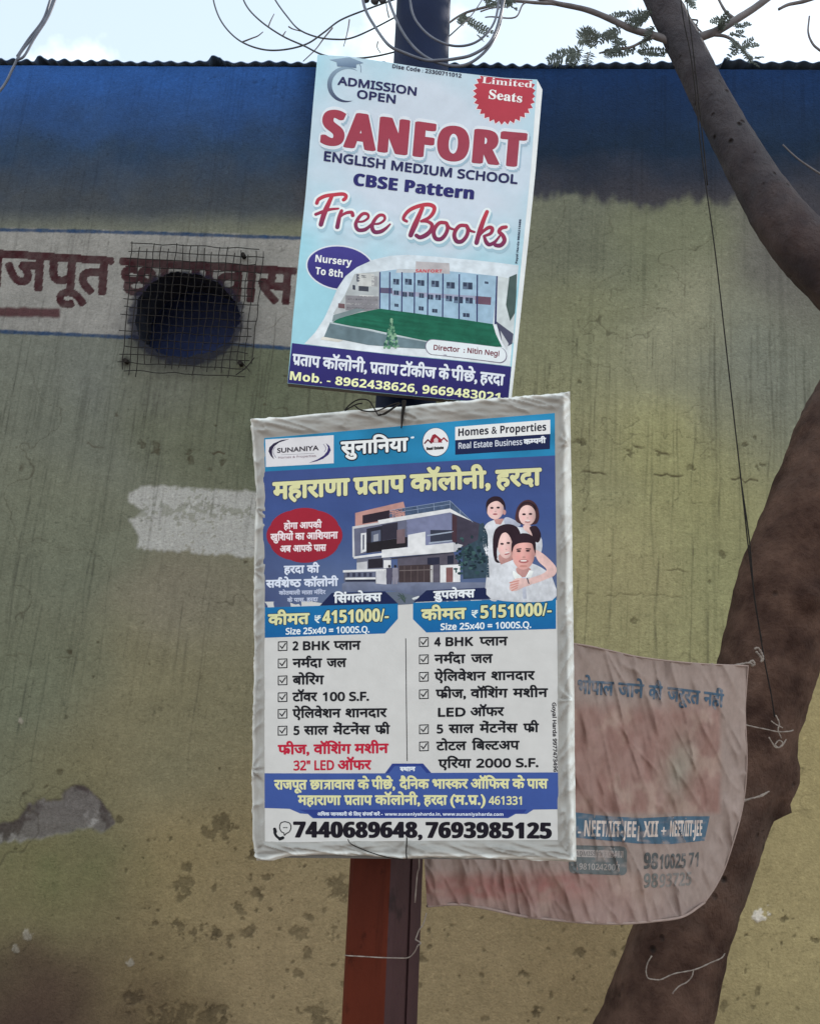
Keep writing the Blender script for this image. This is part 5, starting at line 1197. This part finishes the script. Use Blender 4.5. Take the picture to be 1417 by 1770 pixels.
    s2.text('price_panel', 'कीमत', (729, 1071.8), (804.8, 1068.8), 17, YE, 'gill', 1.15, 4.6, dev=True, out=2.2, outcol=alb(24, 52, 70))
    s2.text('price_panel', '₹', (815, 1067.8), (825.6, 1067.4), 12.5, alb(212, 218, 222), 'gill', .3, 4.6)
    s2.text('price_panel', '5151000/-', (830.6, 1068.8), (952.4, 1063.4), 22, YE, 'bold', (.7, .3), 4.6, out=2.0, outcol=alb(24, 52, 70))
    s2.text('price_panel', 'Size 25x40 = 1000S.Q.', (761.8, 1088.8), (917.3, 1084.9), 10.6, alb(216, 218, 228), 'reg', .5, 4.6)
    # feature lists
    def tick(sh, x, y):
        q = [(x, y - 14.5), (x + 15, y - 15), (x + 15, y), (x, y + .5)]
        for i in range(4): sh.stroke('feature_list', [q[i], q[(i + 1) % 4]], 1.7, BK, 3.2 + i * .02, False)
        sh.stroke('feature_list', [(x + 3, y - 7.5), (x + 6.4, y - 3.4), (x + 12.4, y - 12)], 2.0, BK, 3.6, False)
    def row(sh, x, y, items, sl, box=None):
        if box is not None: tick(sh, box, y + .5)
        for t_, a_, b_, d in items:
            sh.text('feature_list', t_, (a_, y + (a_ - x) * sl), (b_, y + (b_ - x) * sl), 13.8 if d else 14.2, BK, 'gill' if d else 'reg', .85 if d else .95, 3.4, dev=d)
    L_ = [(1123.6, [('2', 507, 515.5, 0), ('BHK', 525, 570, 0), ('{प}लान', 578, 623.4, 1)]), (1153.4, [('नम^दा', 506.8, 557, 1), ('जल', 566, 599, 1)]), (1182.8, [('बोिरंग', 506.8, 560.4, 1)]),
          (1211.8, [('टॉवर', 506.8, 548.6, 1), ('100 S.F.', 559.4, 637.6, 0)]), (1240.4, [('ऐिलवेशन', 506.8, 589.4, 1), ('शानदार', 598.4, 668.6, 1)]), (1269.6, [('5', 509, 517.6, 0), ('साल', 526.6, 567.4, 1), ('मेंटनेंस', 577, 639.6, 1), ('फ~ी', 649, 673.8, 1)])]
    for y, it in L_: row(s, 507, y, it, -.01, 481.6)
    RE = alb(176, 34, 58)
    s.text('feature_list', 'फ~ीज, वॉिशंग मशीन', (481.6, 1303.4), (671.2, 1301), 15, RE, 'gill', .95, 3.4, dev=True)
    s.text('feature_list', '32" LED', (508.6, 1331), (577.4, 1330.2), 16, RE, 'reg', .7, 3.4); s.text('feature_list', 'ऑफर', (585, 1330.2), (641.4, 1329.6), 15, RE, 'gill', .95, 3.4, dev=True)
    R_ = [(1116.6, [('4', 751.4, 761, 0), ('BHK', 771, 817, 0), ('{प}लान', 829, 876.6, 1)], 1), (1146.4, [('नम^दा', 751.4, 803.6, 1), ('जल', 814.4, 850.8, 1)], 1), (1176.6, [('ऐिलवेशन', 751.4, 839, 1), ('शानदार', 849.4, 923.4, 1)], 1),
          (1206.6, [('फ~ीज,', 753.6, 804.4, 1), ('वॉिशंग', 813.6, 876.8, 1), ('मशीन', 886.6, 946, 1)], 1), (1238.4, [('LED', 757.8, 803.6, 0), ('ऑफर', 813.4, 870.4, 1)], 0), (1267.2, [('5', 755.6, 765, 0), ('साल', 775.6, 818.4, 1), ('मेंटनेंस', 829, 893.6, 1), ('फ~ी', 904.6, 930.4, 1)], 1),
          (1296.8, [('टोटल', 754.4, 805.4, 1), ('िब{ल}टअप', 816, 896.9, 1)], 1), (1327.4, [('एिरया', 757.8, 813.4, 1), ('2000 S.F.', 823.6, 929.4, 0)], 0)]
    for y, it, bx in R_: row(s2, 751, y, it, -.012, 725.2 if bx else None)
    s.stroke('feature_list', [(701.6, 1104), (703.6, 1315)], 1.4, BK, 3, False)
    s2.text('feature_list', 'Goyal Harda 9977473496', (954, 1214.5), (956.5, 1334), 6.2, alb(52, 48, 54), 'reg', .4, 3.4, up=(1.0, .0))
    # address panel and phone line
    BB = grad((62, 82, 146), (58, 78, 142), 1330, 1410)
    s.poly('address_panel', [(457.7, 1336.5), (665.6, 1336.5), (678, 1319.7), (731, 1319.7), (745, 1336), (967, 1335), (967, 1398.7), (921.5, 1399.5), (910, 1407), (891, 1407), (878, 1414.4), (541, 1414.4), (532.5, 1407), (519, 1406), (501, 1398), (457.7, 1396.7)], BB, 3.0)
    s.poly('address_panel', [(517, 1399.4), (910, 1399.4), (905, 1405.5), (889, 1406), (876.5, 1413.2), (543, 1413.2), (534, 1406)], alb(44, 58, 124), 3.6)
    s.poly('address_panel', [(655.5, 1336.5), (665.6, 1336.4), (678, 1319.8), (731, 1319.8), (745, 1336), (737, 1336), (727, 1324), (682, 1324), (672, 1336.4)], alb(44, 58, 124), 3.6)
    s.text('address_panel', '{स}थान', (691.6, 1332.6), (717.4, 1332.4), 6.4, alb(212, 214, 230), 'gill', .6, 4.6, dev=True)
    for t_, x0, x1 in (('राजपूत', 475, 530.6), ('छा#ावास', 537, 613), ('के', 619, 638), ('पीछे,', 643, 682), ('दैिनक', 691, 741), ('भा{स}कर', 747.5, 808), ('ऑिफस', 814, 880), ('के', 885.6, 906), ('पास', 911, 946)):
        s.text('address_panel', t_, (x0, 1364 - (x0 - 475) * .004), (x1, 1364 - (x1 - 475) * .004), 15, YE, 'gill', .95, 4.6, dev=True)
    for t_, x0, x1, d in (('महाराणा', 516, 589, 1), ('प~ताप', 595.6, 643, 1), ('कॉलोनी,', 648.6, 725, 1), ('हरदा', 732.6, 772, 1), ('(म.प~.)', 778.6, 838, 1), ('461331', 844.6, 901, 0)):
        s.text('address_panel', t_, (x0, 1390.6), (x1, 1390.8), 15 if d else 13.8, YE, 'gill' if d else 'reg', .95 if d else .6, 4.6, dev=bool(d))
    s.text('address_panel', 'अिधक जानकारी के िलए संपक^ करें -', (549, 1409.6), (661, 1409.8), 5, alb(206, 208, 228), 'gill', .35, 4.6, dev=True)
    s.text('address_panel', 'www.sunaniyaharda.in, www.sunaniyaharda.com', (665, 1409.9), (869.4, 1410.4), 5.2, alb(206, 208, 228), 'bold', .1, 4.6)
    s.text('phone_line', '7440689648,', (508.8, 1447), (728, 1448), 26.5, alb(26, 22, 32), 'bold', (1.9, .7), 4.0, n=12, track=.035)
    s.text('phone_line', '7693985125', (737, 1448.2), (951.4, 1449), 26.5, alb(26, 22, 32), 'bold', (1.9, .7), 4.0, n=12, track=.035)
    ic = lambda L: [(440 + x / 5.06, 1390 + y / 5.06) for x, y in L]
    s.stroke('phone_icon', ic([(268,152),(232,164),(220,204),(236,240),(258,252),(262,272),(280,256),(306,240),(320,204),(308,166),(268,152)]), 1.7, BK, 3.4)
    s.stroke('phone_icon', ic([(178,222),(178,252),(196,282),(220,300)]), 4.4, BK, 3.4); s.stroke('phone_icon', ic([(176,218),(184,240)]), 5.6, BK, 3.7, False); s.stroke('phone_icon', ic([(222,304),(248,294)]), 5.6, BK, 3.7, False)
    for x in (256, 270, 284): s.ell('phone_icon', 440 + x / 5.06, 1390 + 205 / 5.06, 1.1, 1.1, BK, 3.6, 8)
    s.build({'price_panel': 'left blue price panel reading 4151000', 'feature_list': 'left ticked list in black with a red offer line', 'family_picture': 'printed picture of a smiling family of four in white shirts', 'house_picture': 'printed picture of a two-storey white house', 'slogan_burst': 'red rounded burst with a Hindi slogan', 'title': 'pale yellow Hindi title lettering'})
    s2.build({'price_panel': 'right blue price panel reading 5151000', 'feature_list': 'right ticked list in black'})
    # black plastic ties that hold the frame to the pole
    b = MB(); q = lambda L, l: [surf(np.array([x]), np.array([y]), l)[0] for x, y in L]
    b.tube(crom(q([(700, 696), (699, 708), (697, 722), (696, 734), (695, 743)], .010), 4), np.linspace(.0045, .0012, 17), 8); b.build('tie', M['wire'], root, True); b = MB()
    b.tube(crom(q([(704, 1446), (704, 1455), (703, 1470), (704, 1484)], .010), 4), .0013, 6)
    b.tube(crom(q([(603, 1449), (610, 1458), (640, 1471), (670, 1480), (698, 1484)], .009), 4), .0009, 6)
    b.build('tie', M['wire'], root, True)
    return surf
surf2 = build_property_poster()
b = MB(); yk = -1.955
for L in ([(596, 709), (604, 700), (616, 692), (628, 690), (638, 693), (645, 703), (652, 715), (656, 718), (668, 712), (688, 699)], [(614, 702), (622, 708), (634, 711), (648, 711), (658, 708), (676, 700), (690, 696)], [(596, 710), (606, 704), (616, 699), (626, 697)], [(655, 716), (664, 716), (674, 710), (692, 697)]):
    b.tube(pxpath(L, yk - .06, 6), .0014, 6)
tag(b.build('wire_loops', M['wire'], None, True), 'loose black wire loops between the two posters', 'wire')

#=BANNER
def build_banner():
    root = empty('cloth_banner', P(1100, 1595, -1.4))
    tag(root, 'faded pinkish cloth banner slung between the pole and the tree', 'banner')
    def Yof(px, py): return np.interp(px, [700, 990, 1300], [-1.80, -1.66, -1.27])
    def wr(px, py):
        w = .036 * (fbm(px / 42 + py / 160, py / 230 + 2, 3) - .5) + .026 * (fbm((px - py * .22) / 19, py / 90, 3) - .5) + .02 * np.sin((px - 1000) / 95 + py / 260)
        fold = np.exp(-(((px - 1195 + (py - 1330) * .42) / 12) ** 2)) * np.exp(-((py - 1330) / 100) ** 2) * .016
        f2 = np.exp(-(((px - 1140 + (py - 1400) * .5) / 9) ** 2)) * np.exp(-((py - 1390) / 60) ** 2) * .010
        rg1 = (1 - np.abs(2 * fbm((px - py * .20) / 34 + 7, py / 210 + 1, 2) - 1)) ** 5; rg2 = (1 - np.abs(2 * fbm((px - py * .5) / 26 + 2, (py + px * .3) / 120, 2) - 1)) ** 7
        return w + fold + f2 + .010 * rg1 + .006 * rg2
    def surf(px, py, lift):
        px = np.asarray(px, float); py = np.asarray(py, float); d = rays(px, py)
        Y = Yof(px, py) - wr(px, py) - lift
        return CAM_ + d * ((Y - CAM_[1]) / d[:, 1])[:, None]
    top = [(722, 1078), (860, 1096), (1000, 1114), (1050, 1124), (1100, 1135), (1160, 1143), (1220, 1148), (1292, 1151)]
    right = [(1292, 1151), (1289, 1190), (1287, 1225), (1288, 1260), (1290, 1300), (1289, 1340), (1285, 1380), (1277, 1420), (1266, 1458), (1252, 1500), (1236, 1532), (1217, 1560)]
    left = [(722, 1078), (726, 1300), (730, 1440), (734, 1500), (738, 1566)]
    bot = [(738, 1566), (790, 1563), (840, 1570), (900, 1583), (960, 1590), (1020, 1595), (1080, 1596), (1130, 1592), (1180, 1584), (1217, 1560)]
    S, U, V = coons(top, bot, left, right, 220, 170)
    px, py = S[:, 0], S[:, 1]
    grey = np.array(alb(141, 123, 119)); pink = np.array(alb(139, 110, 105)); ros = np.array(alb(132, 101, 96)); pale = np.array(alb(151, 126, 119))
    c = np.tile(grey, (len(S), 1))
    pic = sstep(1200, 1240, py + 8 * (vn(px / 9, py / 30) - .5)) * sstep(1250, 1238, px) * sstep(1412, 1400, py); pic = np.maximum(pic, sstep(1500, 1520, py) * sstep(1190, 1060, px) * .75)
    f = fbm(px / 16 + 4, py / 30, 4); f2 = fbm(px / 24, py / 40 + 8, 4)
    pc_ = pink * (1 - sstep(.4, .7, f))[:, None] + ros * sstep(.4, .7, f)[:, None]; k_ = sstep(.48, .75, f2)[:, None]; pc_ = pc_ * (1 - k_) + pale * k_
    c = c * (1 - pic[:, None]) + pc_ * pic[:, None]
    gr = np.exp(-((px - 1178 + (py - 1300) * .15) / 26) ** 2) * np.exp(-((py - 1330) / 60) ** 2); c = c * (1 - .6 * gr[:, None]) + np.array(alb(120, 118, 108)) * .6 * gr[:, None]
    red_ = np.exp(-((py - 1530 - (960 - px) * .05) / 26) ** 2) * sstep(1080, 960, px) * fbm(px / 18, py / 9, 3); c = c * (1 - red_[:, None]) + np.array(alb(136, 88, 86)) * red_[:, None]
    lowg = sstep(1545, 1580, py) + sstep(.955, .985, V); c = c * (1 - .35 * np.clip(lowg, 0, 1)[:, None]) + np.array(alb(138, 118, 116)) * .35 * np.clip(lowg, 0, 1)[:, None]
    c = c * (1 + .25 * (vn(px / 2.2, py / 26) - .5) * sstep(.5, 1, fbm(px / 60, py / 60)) + .14 * (fbm(px / 50, py / 50, 4) - .5))[:, None]
    mesh_obj('cloth', surf(px, py, 0), gridfaces(220, 170), M['cloth'], root, c, True)
    s = Sheet(root, surf, (.05, -1.0), M['cloth'])
    def fade(V, c):
        a = np.clip(.9 - .5 * sstep(.5, .8, fbm(V[:, 0] / 14, V[:, 1] / 9, 3)), .3, 1)[:, None]
        return c * a + np.array(alb(150, 134, 132)) * (1 - a)
    s.fade = fade; s.tedge = 4.5
    TL = alb(52, 80, 104); lift = 11
    tl = lambda x: 1193 + (x - 998) * .098 - 3 * math.sin((x - 998) / 80)
    for t_, x0, x1 in (('भोपाल', 998, 1059), ('जाने', 1068, 1111), ('की', 1121, 1143), ('जरूरत', 1153, 1208), ('नहीं', 1216, 1249)):
        s.text('slogan', t_, (x0, tl(x0) + 5), (x1, tl(x1) + 5), 22, TL, 'gill', .9, lift, dev=True)
    band = np.array(alb(56, 88, 112))
    top_l = [(994, 1404), (1050, 1411), (1110, 1414), (1170, 1411), (1226, 1411)]; bot_l = [(1217, 1453), (1160, 1459), (1100, 1458), (1050, 1453), (995, 1448)]
    s.poly('course_band', top_l + bot_l, tuple(band), lift - 3, 5)
    PW = alb(196, 180, 176)
    for t_, x0, x1 in (('-', 998, 1003), ('NEET/IIT-JEE', 1009, 1098), ('|', 1101.5, 1103.5), ('XII', 1111, 1136), ('+', 1142, 1150), ('NEET/IIT-JEE', 1157, 1212)):
        s.text('course_band', t_, (x0, 1447 - abs(x0 - 1100) * .02), (x1, 1447 - abs(x1 - 1100) * .02), 27 if t_ not in '-+|' else 20, PW, 'bold', .3, lift, n=6)
    rr = []
    for cx, cy, a0 in ((1074, 1472, -90), (1074, 1504, 0), (992, 1501, 90), (992, 1470, 180)):
        for k in range(5): a_ = math.radians(a0 + 22.5 * k); rr.append((cx + 9 * math.cos(a_), cy + 9 * math.sin(a_)))
    s.poly('contact_box', rr, alb(86, 92, 96), lift - 3, 5)
    s.poly('contact_box', [(990, 1468), (1077, 1471), (1077, 1483), (990, 1481)], alb(150, 140, 140), lift - 1.5, 5)
    s.text('contact_box', 'ADMISSION OPEN', (994, 1479), (1074, 1481), 8, alb(104, 100, 102), 'bold', 0, lift); s.text('contact_box', '9810242007', (1000, 1503), (1070, 1505), 11, alb(146, 138, 138), 'bold', 0, lift)
    NG = alb(70, 74, 78)
    s.text('phone_numbers', '98', (1112, 1501), (1136, 1502), 27, NG, 'bold', .6, lift); s.text('phone_numbers', '10025', (1139, 1502), (1184, 1500), 25, NG, 'bold', .2, lift); s.text('phone_numbers', '71', (1189, 1499), (1206, 1498), 25, NG, 'bold', 0, lift)
    s.text('phone_numbers', '98', (1112, 1534), (1136, 1534), 24, alb(98, 98, 98), 'bold', .2, lift); s.text('phone_numbers', '93725', (1139, 1534), (1194, 1530), 23, alb(112, 108, 108), 'bold', 0, lift)
    s.build({'slogan': 'faded teal Hindi line', 'course_band': 'teal band with pale capital letters', 'phone_numbers': 'half worn grey phone numbers'})
    # hem rolled along the edge
    b = MB(); q = surf(np.array([p[0] for p in top]), np.array([p[1] for p in top]), .0); b.tube(crom(q, 6), .0022, 6)
    q = surf(np.array([p[0] for p in bot]), np.array([p[1] for p in bot]), .0); b.tube(crom(q, 6), .0028, 6)
    q = surf(np.array([p[0] for p in right]), np.array([p[1] for p in right]), .0); b.tube(crom(q, 6), .0018, 6)
    V_ = np.array(b.V); mesh_obj('hem', V_, b.F, M['cloth'], root, np.tile(np.array(alb(144, 124, 120)), (len(V_), 1)), True)
build_banner()
def rope(strands, r, label, Y=-1.27, mat='rope'):
    b = MB()
    for s_ in strands:
        pth = pxpath(s_, Y, 6); rv = r * (1 + .25 * np.sin(np.arange(len(pth)) * 2.1)); b.tube(pth, rv, 7)
    return tag(b.build('tie_rope', M[mat], None, True), label, 'rope', 'ropes tied round the tree trunk')
rope([[(1228, 1148), (1245, 1151, -1.29), (1262, 1151, -1.29), (1280, 1148, -1.275), (1294, 1146, -1.275), (1300, 1149)], [(1294, 1146), (1300, 1142), (1303, 1148), (1298, 1151)], [(1303, 1122), (1309, 1120), (1315, 1128), (1318, 1138), (1314, 1144)], [(1306, 1126), (1313, 1134), (1318, 1143)]], .0030, 'twisted pale rope end knotted at the upper corner of the cloth banner')
rope([[(1288, 1253), (1305, 1257), (1325, 1261), (1345, 1265), (1364, 1264), (1370, 1262, -1.1)], [(1340, 1236), (1346, 1250), (1344, 1262), (1350, 1276)], [(1332, 1246), (1340, 1252), (1352, 1258)], [(1328, 1274), (1334, 1284), (1340, 1292), (1350, 1290), (1358, 1278)], [(1338, 1288), (1345, 1280), (1352, 1284), (1346, 1292), (1338, 1288)]], .0017, 'thin string knotted round the trunk beside the middle of the banner')
rope([[(1284, 1385), (1300, 1380), (1316, 1376), (1328, 1368)], [(1284, 1383), (1306, 1378), (1322, 1371), (1329, 1368)]], .0018, 'thin doubled string from the banner edge to the burl')
rope([[(1126, 1652), (1119, 1664), (1116, 1678), (1119, 1690), (1130, 1693), (1142, 1693), (1165, 1683), (1200, 1676), (1228, 1664), (1246, 1656), (1252, 1648, -1.1)], [(1198, 1676), (1195, 1688), (1186, 1698), (1174, 1704), (1164, 1714), (1162, 1718)]], .0016, 'pale loose string hanging round the foot of the trunk', -1.2)
